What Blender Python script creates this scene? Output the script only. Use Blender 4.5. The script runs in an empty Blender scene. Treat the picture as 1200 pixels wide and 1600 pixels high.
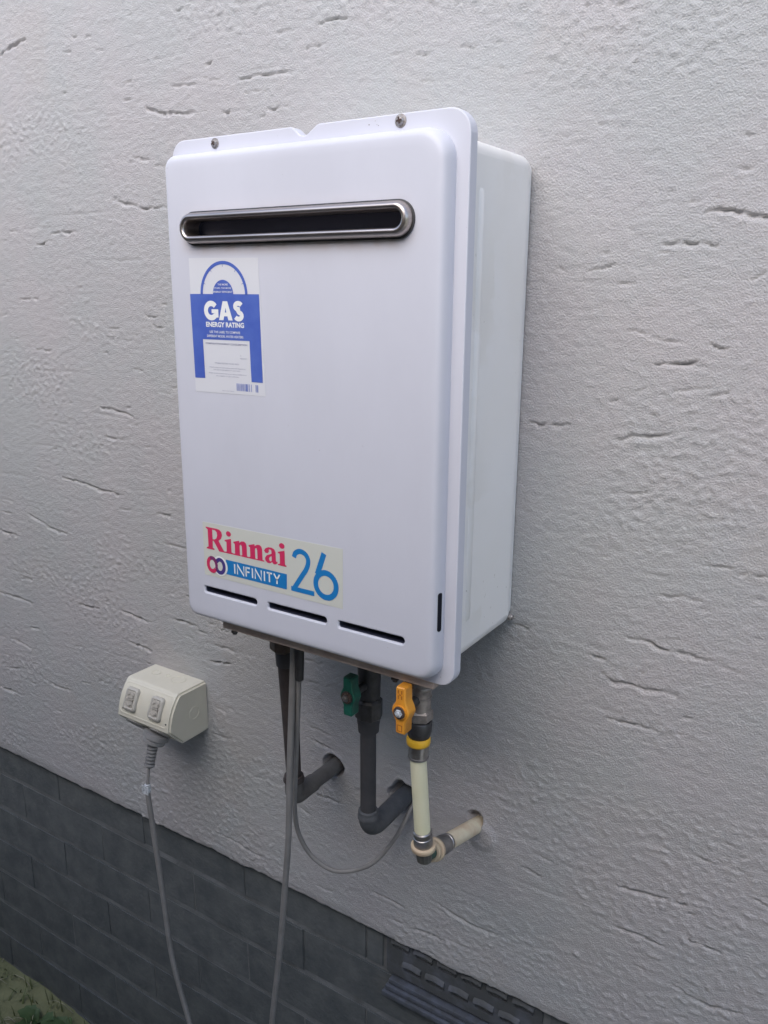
import bpy, bmesh, math, random
import numpy as np
from mathutils import Vector, Matrix
from mathutils.geometry import tessellate_polygon
rnd = random.Random(7)
R = math.radians
scene = bpy.context.scene
col = scene.collection

# ------------------------------------------------------------------ camera
cam_d = bpy.data.cameras.new('camera')
cam = bpy.data.objects.new('camera', cam_d)
col.objects.link(cam)
cam.matrix_world = Matrix(((0.83931569, -0.14430809, 0.52414153, 0.69819),
                           (0.54360036, 0.21051205, -0.81251666, -0.84468),
                           (0.00691462, 0.96688151, 0.25513199, 0.37996),
                           (0, 0, 0, 1)))
cam_d.sensor_fit = 'VERTICAL'
cam_d.sensor_height = 24.0
cam_d.lens = 24.0 * 1301.08 / 1600.0
cam_d.clip_start = 0.02
cam_d.clip_end = 500
scene.camera = cam

# ------------------------------------------------------------------ light
SUN_EL, SUN_AZ = R(42), R(178)          # azimuth clockwise from +y: sun is to the left and behind the photographer
world = bpy.data.worlds.new('World')
scene.world = world
world.use_nodes = True
wn = world.node_tree
sky = wn.nodes.new('ShaderNodeTexSky')
sky.sky_type = 'NISHITA'
sky.sun_disc = False
sky.sun_elevation = SUN_EL
sky.sun_rotation = SUN_AZ
sky.air_density = 1.0
sky.dust_density = 2.0
sky.ozone_density = 0.6
bg = wn.nodes['Background']
wn.links.new(sky.outputs[0], bg.inputs[0])
bg.inputs[1].default_value = 0.15
sun_d = bpy.data.lights.new('sun', 'SUN')
sun_d.energy = 1.22
sun_d.angle = R(60)
sun_d.color = (1.0, 0.965, 0.93)
sun = bpy.data.objects.new('sun', sun_d)
col.objects.link(sun)
sdir = Vector((math.sin(SUN_AZ) * math.cos(SUN_EL), math.cos(SUN_AZ) * math.cos(SUN_EL), math.sin(SUN_EL)))
sun.rotation_euler = sdir.to_track_quat('Z', 'Y').to_euler()
sun.location = (-2, -3, 5)
scene.view_settings.view_transform = 'Standard'
scene.view_settings.look = 'None'
scene.view_settings.exposure = 1.02
scene.view_settings.gamma = 1.0

# ------------------------------------------------------------------ materials
def mat(name, color, rough=0.5, metal=0.0, var=0.0, vscale=30.0, color2=None, bump=0.0, bscale=400.0,
        spec=0.5, coat=0.0, stretch=None, lo=0.35, hi=0.65):
    m = bpy.data.materials.new(name); m.use_nodes = True
    nt = m.node_tree; b = nt.nodes['Principled BSDF']
    b.inputs['Base Color'].default_value = (*color, 1)
    b.inputs['Roughness'].default_value = rough
    b.inputs['Metallic'].default_value = metal
    b.inputs['Specular IOR Level'].default_value = spec
    b.inputs['Coat Weight'].default_value = coat
    geo = nt.nodes.new('ShaderNodeNewGeometry')
    src = geo.outputs['Position']
    if stretch:
        mp = nt.nodes.new('ShaderNodeMapping'); mp.inputs['Scale'].default_value = stretch
        nt.links.new(src, mp.inputs[0]); src = mp.outputs[0]
    if color2 or var:
        n = nt.nodes.new('ShaderNodeTexNoise'); n.inputs['Scale'].default_value = vscale
        n.inputs['Detail'].default_value = 6; n.inputs['Roughness'].default_value = 0.6
        nt.links.new(src, n.inputs['Vector'])
        r = nt.nodes.new('ShaderNodeValToRGB')
        r.color_ramp.elements[0].position = lo; r.color_ramp.elements[1].position = hi
        c2 = color2 if color2 else tuple(c * (1 - var) for c in color)
        r.color_ramp.elements[0].color = (*color, 1); r.color_ramp.elements[1].color = (*c2, 1)
        nt.links.new(n.outputs[0], r.inputs[0]); nt.links.new(r.outputs[0], b.inputs['Base Color'])
    if bump:
        n = nt.nodes.new('ShaderNodeTexNoise'); n.inputs['Scale'].default_value = bscale
        n.inputs['Detail'].default_value = 4
        nt.links.new(geo.outputs['Position'], n.inputs['Vector'])
        bp = nt.nodes.new('ShaderNodeBump'); bp.inputs['Distance'].default_value = bump
        bp.inputs['Strength'].default_value = 1.0
        nt.links.new(n.outputs[0], bp.inputs['Height']); nt.links.new(bp.outputs[0], b.inputs['Normal'])
    return m

M = {}
M['render'] = mat('grey_rendered_wall', (0.395, 0.385, 0.398), 0.85, color2=(0.372, 0.382, 0.392), vscale=4.5, bump=0.0016, bscale=520, spec=0.25, lo=.4, hi=.6)
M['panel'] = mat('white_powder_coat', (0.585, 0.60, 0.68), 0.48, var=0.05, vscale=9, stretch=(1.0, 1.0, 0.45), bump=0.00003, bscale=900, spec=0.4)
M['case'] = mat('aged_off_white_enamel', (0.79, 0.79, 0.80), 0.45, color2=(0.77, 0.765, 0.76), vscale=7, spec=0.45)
M['under'] = mat('shaded_dusty_underside', (0.36, 0.29, 0.26), 0.8, color2=(0.44, 0.365, 0.33), vscale=60)  # brown of the dirt plus the shade under the unit, in one colour
M['dark'] = mat('dark_interior', (0.040, 0.046, 0.078), 0.4)
M['black'] = mat('slot_shade', (0.012, 0.013, 0.02), 0.8, spec=0.1)
M['nickel'] = mat('brushed_steel', (0.52, 0.47, 0.45), 0.34, 1.0, color2=(0.40, 0.36, 0.34), vscale=50, stretch=(0.2, 1, 4))
M['zinc'] = mat('zinc_screw', (0.42, 0.41, 0.42), 0.5, 0.7, color2=(0.25, 0.22, 0.2), vscale=500)
M['rust'] = mat('rust', (0.06, 0.04, 0.035), 0.9)
M['sticker'] = mat('cream_sticker_paper', (0.58, 0.595, 0.55), 0.65)
M['label'] = mat('label_paper', (0.64, 0.655, 0.705), 0.5)
M['white_ink'] = mat('white_ink', (0.78, 0.80, 0.80), 0.5)
M['red_ink'] = mat('magenta_ink', (0.60, 0.030, 0.115), 0.45)
M['blue_ink'] = mat('blue_ink', (0.012, 0.19, 0.50), 0.45)
M['gas_blue'] = mat('royal_blue_ink', (0.055, 0.105, 0.44), 0.5, color2=(0.085, 0.15, 0.50), vscale=25)
M['violet'] = mat('violet_ink', (0.07, 0.045, 0.22), 0.45)
M['purple'] = mat('purple_ink', (0.20, 0.03, 0.14), 0.45)
M['grey_ink'] = mat('grey_ink', (0.30, 0.31, 0.42), 0.5)
M['gpo'] = mat('cream_grey_plastic', (0.60, 0.58, 0.50), 0.42, color2=(0.56, 0.54, 0.46), vscale=20, spec=0.5)
M['gpo_grey'] = mat('grey_plastic', (0.29, 0.283, 0.27), 0.45, color2=(0.25, 0.243, 0.235), vscale=90)
M['switch'] = mat('switch_membrane', (0.40, 0.38, 0.345), 0.35, spec=0.6)
M['switch_body'] = mat('warm_grey_switch', (0.43, 0.415, 0.38), 0.45)
M['plug'] = mat('grey_rubber_plug', (0.235, 0.235, 0.24), 0.5, color2=(0.20, 0.20, 0.205), vscale=90)
M['cord'] = mat('grey_cord_sheath', (0.225, 0.22, 0.218), 0.5, color2=(0.185, 0.18, 0.178), vscale=40)
M['tape'] = mat('silver_tag', (0.80, 0.84, 0.88), 0.25, 0.2, color2=(0.3, 0.32, 0.35), vscale=260)  # base colour raised to stand for the white glint on the tape
M['lag_brown'] = mat('dark_brown_lagging', (0.034, 0.027, 0.027), 0.62, color2=(0.055, 0.045, 0.042), vscale=45, bump=0.0003, bscale=500)
M['lag_grey'] = mat('charcoal_lagging', (0.036, 0.037, 0.043), 0.6, color2=(0.052, 0.052, 0.058), vscale=40, bump=0.0002, bscale=400)
M['lag_elbow'] = mat('blue_grey_rubber_elbow', (0.062, 0.068, 0.078), 0.55, color2=(0.09, 0.095, 0.105), vscale=60, bump=0.0003, bscale=300)
M['elbow_grey'] = mat('grey_rubber_elbow', (0.085, 0.08, 0.078), 0.6, color2=(0.12, 0.115, 0.11), vscale=60, bump=0.0003, bscale=300)
M['brass'] = mat('tarnished_brass', (0.16, 0.12, 0.10), 0.5, 0.6, color2=(0.09, 0.075, 0.07), vscale=150)
M['bronze'] = mat('dull_valve_metal', (0.34, 0.31, 0.29), 0.5, 0.6, color2=(0.22, 0.20, 0.19), vscale=120)
M['gunmetal'] = mat('gunmetal', (0.075, 0.075, 0.08), 0.45, 0.5, color2=(0.05, 0.05, 0.052), vscale=100)
M['sleeve'] = mat('steel_crimp_sleeve', (0.40, 0.39, 0.39), 0.3, 0.9, color2=(0.28, 0.27, 0.27), vscale=120)
M['cream_pipe'] = mat('cream_gas_pipe', (0.74, 0.72, 0.50), 0.42, color2=(0.78, 0.755, 0.56), vscale=30)
M['cream_stained'] = mat('stained_cream_pipe', (0.72, 0.66, 0.50), 0.5, color2=(0.60, 0.48, 0.34), vscale=70)
M['cream_ring'] = mat('cream_ring_plastic', (0.56, 0.47, 0.33), 0.45, color2=(0.50, 0.38, 0.27), vscale=90)
M['yellow'] = mat('yellow_ring_plastic', (0.72, 0.42, 0.03), 0.4)
M['orange'] = mat('orange_yellow_handle', (0.76, 0.34, 0.035), 0.42, color2=(0.64, 0.25, 0.03), vscale=70)
M['orange_dark'] = mat('embossed_mark', (0.36, 0.12, 0.02), 0.5)
M['green'] = mat('green_handle', (0.010, 0.115, 0.085), 0.4, color2=(0.008, 0.075, 0.055), vscale=60)
M['verdigris'] = mat('verdigris_green_fitting', (0.05, 0.10, 0.08), 0.6)
M['fitting'] = mat('dull_grey_fitting', (0.13, 0.13, 0.12), 0.55, 0.3, color2=(0.09, 0.09, 0.08), vscale=100)
M['brick'] = mat('charcoal_painted_brick', (0.066, 0.074, 0.080), 0.72, color2=(0.098, 0.106, 0.110), vscale=26, bump=0.0012, bscale=140, spec=0.3)
M['mortar'] = mat('dusty_lit_mortar', (0.165, 0.175, 0.185), 0.9, color2=(0.09, 0.096, 0.10), vscale=12, bump=0.001, bscale=220)  # dust and light on the joint ledges, both put into the pale colour
M['ventmat'] = mat('chipped_blue_grey_paint', (0.062, 0.067, 0.072), 0.7, color2=(0.085, 0.094, 0.115), vscale=24, bump=0.0008, bscale=200, lo=0.5, hi=0.62)
M['silt'] = mat('blue_grey_sill_paint', (0.085, 0.098, 0.13), 0.6, color2=(0.055, 0.06, 0.07), vscale=60, bump=0.0006, bscale=200)
M['soil'] = mat('mossy_soil', (0.14, 0.15, 0.075), 0.95, color2=(0.20, 0.205, 0.11), vscale=12, bump=0.004, bscale=60)
M['leaf'] = mat('weed_leaf', (0.045, 0.085, 0.03), 0.6, color2=(0.075, 0.12, 0.045), vscale=30)
M['grass'] = mat('grass_blade', (0.07, 0.10, 0.03), 0.6, color2=(0.12, 0.13, 0.05), vscale=20)
M['straw'] = mat('dry_blade', (0.26, 0.245, 0.17), 0.7)
M['concrete'] = mat('pale_concrete', (0.50, 0.49, 0.465), 0.9, color2=(0.40, 0.39, 0.37), vscale=5, bump=0.001, bscale=200)
M['paling'] = mat('weathered_timber', (0.13, 0.12, 0.11), 0.85, color2=(0.10, 0.09, 0.082), vscale=3, stretch=(6, 6, 0.6))

# the powder coat gets its real marks: grime below the exhaust ring, faint smears
def panel_marks(m):
    nt = m.node_tree; b = nt.nodes['Principled BSDF']
    link = b.inputs['Base Color'].links[0]; base = link.from_socket
    geo = nt.nodes.new('ShaderNodeNewGeometry'); sep = nt.nodes.new('ShaderNodeSeparateXYZ')
    nt.links.new(geo.outputs['Position'], sep.inputs[0])
    def mr(sock, a, b_, c, d):
        n = nt.nodes.new('ShaderNodeMapRange'); n.interpolation_type = 'SMOOTHSTEP'
        for i, v in zip((1, 2, 3, 4), (a, b_, c, d)): n.inputs[i].default_value = v
        nt.links.new(sock, n.inputs[0]); return n.outputs[0]
    def mul(a, b_):
        n = nt.nodes.new('ShaderNodeMath'); n.operation = 'MULTIPLY'
        nt.links.new(a, n.inputs[0])
        if isinstance(b_, float): n.inputs[1].default_value = b_
        else: nt.links.new(b_, n.inputs[1])
        return n.outputs[0]
    z, x = sep.outputs[2], sep.outputs[0]
    band = mul(mul(mr(z, .412, .428, 0, 1), mr(z, .4285, .429, 1, 1)), mr(z, .43, .47, 1, 0))
    band = mul(band, mul(mr(x, .02, .05, 0, 1), mr(x, .28, .315, 1, 0)))
    no = nt.nodes.new('ShaderNodeTexNoise'); no.inputs['Scale'].default_value = 40; no.inputs['Detail'].default_value = 5
    nt.links.new(geo.outputs['Position'], no.inputs['Vector'])
    band = mul(band, mr(no.outputs[0], .35, .65, .25, .7))
    mx = nt.nodes.new('ShaderNodeMix'); mx.data_type = 'RGBA'
    mx.inputs[7].default_value = (0.46, 0.36, 0.31, 1)
    nt.links.new(band, mx.inputs[0]); nt.links.new(base, mx.inputs[6])
    n2 = nt.nodes.new('ShaderNodeTexNoise'); n2.inputs['Scale'].default_value = 230; n2.inputs['Detail'].default_value = 2
    nt.links.new(geo.outputs['Position'], n2.inputs['Vector'])
    n3 = nt.nodes.new('ShaderNodeTexNoise'); n3.inputs['Scale'].default_value = 9
    nt.links.new(geo.outputs['Position'], n3.inputs['Vector'])
    speck = mul(mul(mr(n2.outputs[0], .74, .78, 0, 1), mr(n3.outputs[0], .5, .62, 0, 1)), .6)
    mx2 = nt.nodes.new('ShaderNodeMix'); mx2.data_type = 'RGBA'
    mx2.inputs[7].default_value = (0.2, 0.17, 0.16, 1)
    nt.links.new(speck, mx2.inputs[0]); nt.links.new(mx.outputs[2], mx2.inputs[6])
    nt.links.new(mx2.outputs[2], b.inputs['Base Color'])
panel_marks(M['panel'])
def per_object(m, lo, hi):
    nt = m.node_tree; b = nt.nodes['Principled BSDF']; s = b.inputs['Base Color'].links[0].from_socket
    oi = nt.nodes.new('ShaderNodeObjectInfo'); mr = nt.nodes.new('ShaderNodeMapRange')
    mr.inputs[3].default_value = lo; mr.inputs[4].default_value = hi
    nt.links.new(oi.outputs['Random'], mr.inputs[0])
    hs = nt.nodes.new('ShaderNodeHueSaturation'); nt.links.new(s, hs.inputs['Color']); nt.links.new(mr.outputs[0], hs.inputs['Value'])
    nt.links.new(hs.outputs[0], b.inputs['Base Color'])
per_object(M['brick'], 1.16, 1.28)
def grime(m, scale, thr, col_, amount, fade=9):
    nt = m.node_tree; b = nt.nodes['Principled BSDF']; s = b.inputs['Base Color'].links[0].from_socket
    geo = nt.nodes.new('ShaderNodeNewGeometry')
    def noise(sc, a, c):
        n = nt.nodes.new('ShaderNodeTexNoise'); n.inputs['Scale'].default_value = sc; n.inputs['Detail'].default_value = 3
        nt.links.new(geo.outputs['Position'], n.inputs['Vector'])
        q = nt.nodes.new('ShaderNodeMapRange'); q.inputs[1].default_value = a; q.inputs[2].default_value = c
        nt.links.new(n.outputs[0], q.inputs[0]); return q.outputs[0]
    mu = nt.nodes.new('ShaderNodeMath'); mu.operation = 'MULTIPLY'
    nt.links.new(noise(scale, thr, thr + .05), mu.inputs[0]); nt.links.new(noise(fade, .5, .65), mu.inputs[1])
    m2 = nt.nodes.new('ShaderNodeMath'); m2.operation = 'MULTIPLY'; m2.inputs[1].default_value = amount
    nt.links.new(mu.outputs[0], m2.inputs[0])
    mx = nt.nodes.new('ShaderNodeMix'); mx.data_type = 'RGBA'; mx.inputs[7].default_value = (*col_, 1)
    nt.links.new(m2.outputs[0], mx.inputs[0]); nt.links.new(s, mx.inputs[6]); nt.links.new(mx.outputs[2], b.inputs['Base Color'])
grime(M['case'], 190, .70, (.25, .22, .18), .7)
grime(M['case'], 16, .50, (.62, .60, .55), .3, 5)
grime(M['render'], 120, .70, (.24, .22, .21), .5, 4)
grime(M['render'], 7, .48, (.38, .36, .35), .35, 2)
grime(M['gpo'], 260, .70, (.2, .17, .13), .6, 12)

# ------------------------------------------------------------------ helpers
def tag(o, label=None, cat=None, group=None, kind=None):
    if label: o['label'] = label
    if cat: o['category'] = cat
    if group: o['group'] = group
    if kind: o['kind'] = kind
    return o
def empty(name, loc, label, cat, group=None):
    o = bpy.data.objects.new(name, None); col.objects.link(o); o.location = loc
    o.empty_display_size = 0.05
    bpy.context.view_layer.update()
    return tag(o, label, cat, group)
def world_loc(p):
    v = Vector((0, 0, 0))
    while p is not None: v += Vector(p.location); p = p.parent
    return v
def mesh_obj(name, verts, faces, m, parent=None, smooth=None, label=None):
    off = world_loc(parent) if parent else Vector((0, 0, 0))
    me = bpy.data.meshes.new(name)
    me.from_pydata([tuple(Vector(v) - off) for v in verts], [], faces)
    me.materials.append(m)
    bm = bmesh.new(); bm.from_mesh(me)
    bmesh.ops.remove_doubles(bm, verts=bm.verts, dist=1e-6)
    bmesh.ops.recalc_face_normals(bm, faces=bm.faces)
    bm.to_mesh(me); bm.free()
    if smooth is not None and smooth >= 0:
        me.shade_smooth() if smooth >= 180 else None
        for p in me.polygons: p.use_smooth = True
        if smooth < 180: me.set_sharp_from_angle(angle=R(smooth))
    if name in ('front_cover', 'flange', 'case'):
        for p in me.polygons:
            if abs(p.normal.y) > .99999 or abs(p.normal.x) > .99999: p.use_smooth = False
    o = bpy.data.objects.new(name, me); col.objects.link(o)
    if parent: o.parent = parent
    if label: o['label'] = label
    return o
class MB:
    def __init__(s): s.v = []; s.f = []
    def add(s, v, f):
        k = len(s.v); s.v += [tuple(q) for q in v]; s.f += [tuple(i + k for i in q) for q in f]; return s
    def build(s, name, m, parent=None, smooth=None, label=None):
        return mesh_obj(name, s.v, s.f, m, parent, smooth, label)
def box(x0, x1, y0, y1, z0, z1):
    v = [(x, y, z) for x in (x0, x1) for y in (y0, y1) for z in (z0, z1)]
    return v, [(0, 1, 3, 2), (4, 6, 7, 5), (0, 4, 5, 1), (2, 3, 7, 6), (0, 2, 6, 4), (1, 5, 7, 3)]
def bbox(x0, x1, y0, y1, z0, z1, b):
    """box with bevelled edges"""
    bm = bmesh.new(); v, f = box(x0, x1, y0, y1, z0, z1)
    vs = [bm.verts.new(q) for q in v]
    for q in f: bm.faces.new([vs[i] for i in q])
    bmesh.ops.recalc_face_normals(bm, faces=bm.faces)
    bmesh.ops.bevel(bm, geom=bm.edges[:], offset=b, segments=2, affect='EDGES', profile=0.5)
    bm.verts.index_update()
    r = [tuple(q.co) for q in bm.verts], [tuple(x.index for x in q.verts) for q in bm.faces]
    bm.free(); return r
def loft(loops, cap0=False, cap1=False, closed=True):
    n = len(loops[0]); v = [p for l in loops for p in l]; f = []
    for i in range(len(loops) - 1):
        for j in range(n if closed else n - 1):
            k = (j + 1) % n
            f.append((i * n + j, i * n + k, (i + 1) * n + k, (i + 1) * n + j))
    if cap0: f.append(tuple(range(n)))
    if cap1: f.append(tuple((len(loops) - 1) * n + j for j in range(n)))
    return v, f
def rrect(x0, x1, z0, z1, r, n=8):
    r = min(r, (x1 - x0) / 2 - 1e-6, (z1 - z0) / 2 - 1e-6) if not isinstance(r, tuple) else r
    rs = r if isinstance(r, tuple) else (r,) * 4      # order: BR, TR, TL, BL
    out = []
    for (cx, cz, a0, q) in ((x1, z0, -90, rs[0]), (x1, z1, 0, rs[1]), (x0, z1, 90, rs[2]), (x0, z0, 180, rs[3])):
        sx = -1 if cx == x1 else 1; sz = -1 if cz == z1 else 1
        ox, oz = cx + sx * q, cz + sz * q
        for i in range(n + 1):
            a = R(a0 + 90 * i / n); out.append((ox + q * math.cos(a), oz + q * math.sin(a)))
    return out
def fill2d(loops):
    """triangulated 2D area with holes (first loop is the outline)"""
    cu = bpy.data.curves.new('t', 'CURVE'); cu.dimensions = '2D'; cu.fill_mode = 'BOTH'
    for l in loops:
        s = cu.splines.new('POLY'); s.points.add(len(l) - 1); s.use_cyclic_u = True
        for i, p in enumerate(l): s.points[i].co = (p[0] * 1000, p[1] * 1000, 0, 1)
    o = bpy.data.objects.new('t', cu); col.objects.link(o)
    bpy.context.view_layer.update()
    me = bpy.data.meshes.new_from_object(o.evaluated_get(bpy.context.evaluated_depsgraph_get()))
    v = [(q.co.x / 1000, q.co.y / 1000) for q in me.vertices]; f = [tuple(p.vertices) for p in me.polygons]
    bpy.data.objects.remove(o); bpy.data.curves.remove(cu); bpy.data.meshes.remove(me)
    return v, f
def flat(loops, y):
    v, f = fill2d(loops); return [(a, y, b) for a, b in v], f
def offset_loop(l, d):
    n = len(l); out = []
    area = sum(l[i][0] * l[(i + 1) % n][1] - l[(i + 1) % n][0] * l[i][1] for i in range(n))
    sg = 1 if area > 0 else -1
    for i in range(n):
        a, b, c = Vector(l[i - 1]), Vector(l[i]), Vector(l[(i + 1) % n])
        e1 = (b - a); e2 = (c - b)
        n1 = Vector((-e1.y, e1.x)).normalized() if e1.length > 1e-9 else None
        n2 = Vector((-e2.y, e2.x)).normalized() if e2.length > 1e-9 else None
        nn = ((n1 or n2) + (n2 or n1))
        if nn.length < 1e-6: nn = n1
        nn.normalize(); k = max(0.5, nn.dot(n1 or n2))
        q = b + nn * (d * sg / k); out.append((q.x, q.y))
    return out
def ring3(l, y): return [(a, y, b) for a, b in l]
def frame_of(d):
    d = Vector(d).normalized(); a = Vector((0, 0, 1)) if abs(d.z) < 0.9 else Vector((1, 0, 0))
    u = d.cross(a).normalized(); return u, d.cross(u).normalized()
def tube(pts, r, n=16, caps=True):
    """tube along pts, r scalar or list"""
    P = [Vector(p) for p in pts]; rs = r if isinstance(r, (list, tuple)) else [r] * len(P)
    loops = []; u = None
    for i, p in enumerate(P):
        d = (P[min(i + 1, len(P) - 1)] - P[max(i - 1, 0)]).normalized()
        if u is None: u, _ = frame_of(d)
        u = (u - d * u.dot(d)).normalized(); w = d.cross(u)
        loops.append([tuple(p + (u * math.cos(2 * math.pi * k / n) + w * math.sin(2 * math.pi * k / n)) * rs[i]) for k in range(n)])
    return loft(loops, caps, caps)
def turned(a, b, prof, n=20):
    """solid of revolution from a to b; prof = [(t in metres from a, radius)]"""
    a = Vector(a); d = (Vector(b) - a).normalized(); u, w = frame_of(d)
    loops = [[tuple(a + d * t + (u * math.cos(2 * math.pi * k / n) + w * math.sin(2 * math.pi * k / n)) * q) for k in range(n)] for t, q in prof]
    return loft(loops, True, True)
def smooth_path(pts, k=6):
    P = [Vector(p) for p in pts]; out = []
    for i in range(len(P) - 1):
        p0, p1, p2, p3 = P[max(i - 1, 0)], P[i], P[i + 1], P[min(i + 2, len(P) - 1)]
        for j in range(k):
            t = j / k
            out.append(0.5 * ((2 * p1) + (p2 - p0) * t + (2 * p0 - 5 * p1 + 4 * p2 - p3) * t * t + (3 * p1 - p0 - 3 * p2 + p3) * t ** 3))
    out.append(P[-1]); return [tuple(p) for p in out]
def arc_bend(a, c, b, r, k=8):
    """path a -> c -> b with the corner rounded"""
    a, c, b = Vector(a), Vector(c), Vector(b)
    p0 = c + (a - c).normalized() * r; p1 = c + (b - c).normalized() * r
    out = [a]
    for i in range(k + 1):
        t = i / k; out.append((1 - t) ** 2 * p0 + 2 * t * (1 - t) * c + t * t * p1)
    out.append(b); return [tuple(p) for p in out]
def stroke(pts, w, y, mb, closed=False):
    """flat printed line of width w (x,z points)"""
    n = len(pts); L = []; Rr = []
    for i in range(n):
        if closed: a, c = pts[i - 1], pts[(i + 1) % n]
        else: a, c = pts[max(i - 1, 0)], pts[min(i + 1, n - 1)]
        d = Vector((c[0] - a[0], c[1] - a[1]))
        nn = Vector((-d.y, d.x)).normalized() * w / 2
        if 0 < i < n - 1 or closed:
            e = Vector((pts[i][0] - a[0], pts[i][1] - a[1]))
            if e.length > 0:
                e.normalize(); cs = abs(Vector((-e.y, e.x)).dot(nn.normalized())); nn /= max(cs, 0.5)
        L.append((pts[i][0] + nn.x, y, pts[i][1] + nn.y)); Rr.append((pts[i][0] - nn.x, y, pts[i][1] - nn.y))
    f = [(i, (i + 1) % n, n + (i + 1) % n, n + i) for i in range(n if closed else n - 1)]
    mb.add(L + Rr, f)
def arc(cx, cz, rx, rz, a0, a1, n=24):
    return [(cx + rx * math.cos(R(a0 + (a1 - a0) * i / n)), cz + rz * math.sin(R(a0 + (a1 - a0) * i / n))) for i in range(n + 1)]
def quad(x0, x1, z0, z1, y): return [(x0, y, z0), (x1, y, z0), (x1, y, z1), (x0, y, z1)], [(0, 1, 2, 3)]
def text2d(body, bold=0.0):
    cu = bpy.data.curves.new('t', 'FONT'); cu.body = body; cu.size = 1; cu.offset = bold; cu.resolution_u = 3
    o = bpy.data.objects.new('t', cu); col.objects.link(o); bpy.context.view_layer.update()
    me = bpy.data.meshes.new_from_object(o.evaluated_get(bpy.context.evaluated_depsgraph_get()))
    v = [(q.co.x, q.co.y) for q in me.vertices]; f = [tuple(p.vertices) for p in me.polygons]
    bpy.data.objects.remove(o); bpy.data.curves.remove(cu); bpy.data.meshes.remove(me)
    return v, f
def text_into(mb, body, x0, x1, z0, z1, y, bold=0.0):
    v, f = text2d(body, bold)
    xs = [a for a, b in v]; zs = [b for a, b in v]
    sx = (x1 - x0) / (max(xs) - min(xs)); sz = (z1 - z0) / (max(zs) - min(zs))
    mb.add([(x0 + (a - min(xs)) * sx, y, z0 + (b - min(zs)) * sz) for a, b in v], f)
# ================================================================== HOUSE WALL
wall = empty('house_wall', (0, 0, -1.085), 'grey rough-rendered house wall above a charcoal painted brick base', 'wall')
GX0, GX1, GZ0, GZ1, ST = -0.98, 0.76, -0.512, 0.86, 0.0018
nx = int((GX1 - GX0) / ST); nz = int((GZ1 - GZ0) / ST)
gx = GX0 + np.arange(nx) * ST; gz = GZ0 + np.arange(nz) * ST
rng = np.random.RandomState(11)
def spec_noise(lx, lz, lo=0.0):
    """gaussian-filtered noise with correlation lengths lx, lz (metres), unit rms"""
    fx = np.fft.fftfreq(nx, ST)[None, :]; fz = np.fft.fftfreq(nz, ST)[:, None]
    g = np.exp(-2 * (np.pi ** 2) * ((fx * lx) ** 2 + (fz * lz) ** 2))
    if lo: g = g - np.exp(-2 * (np.pi ** 2) * ((fx * lo) ** 2 + (fz * lo) ** 2))
    n = np.fft.ifft2(np.fft.fft2(rng.randn(nz, nx)) * g).real
    return (n / n.std()).astype(np.float32)
XX, ZZ = np.meshgrid(gx, gz)
def sstep(a, b, x):
    t = np.clip((x - a) / (b - a), 0, 1); return t * t * (3 - 2 * t)
cluster = sstep(-0.1, 1.3, spec_noise(0.07, 0.03) + 0.9 * sstep(0.1, 0.5, XX) * sstep(0.35, -0.2, ZZ) - 0.25)
peb = spec_noise(0.0021, 0.0018, 0.007)
H = (0.00010 * spec_noise(0.0034, 0.0018, 0.008)
     + 0.00013 * spec_noise(0.0017, 0.0014)
     + (0.00009 + 0.00042 * cluster) * (np.maximum(peb, -0.3) ** 1)
     + 0.00022 * np.maximum(spec_noise(0.0032, 0.0019, 0.009) - 1.1, 0)
     - 0.00045 * np.maximum(spec_noise(0.0040, 0.0016, 0.010) - 1.9, 0)
     + 0.00005 * spec_noise(0.014, 0.0035)
     + 0.0004 * spec_noise(0.12, 0.08))
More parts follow.
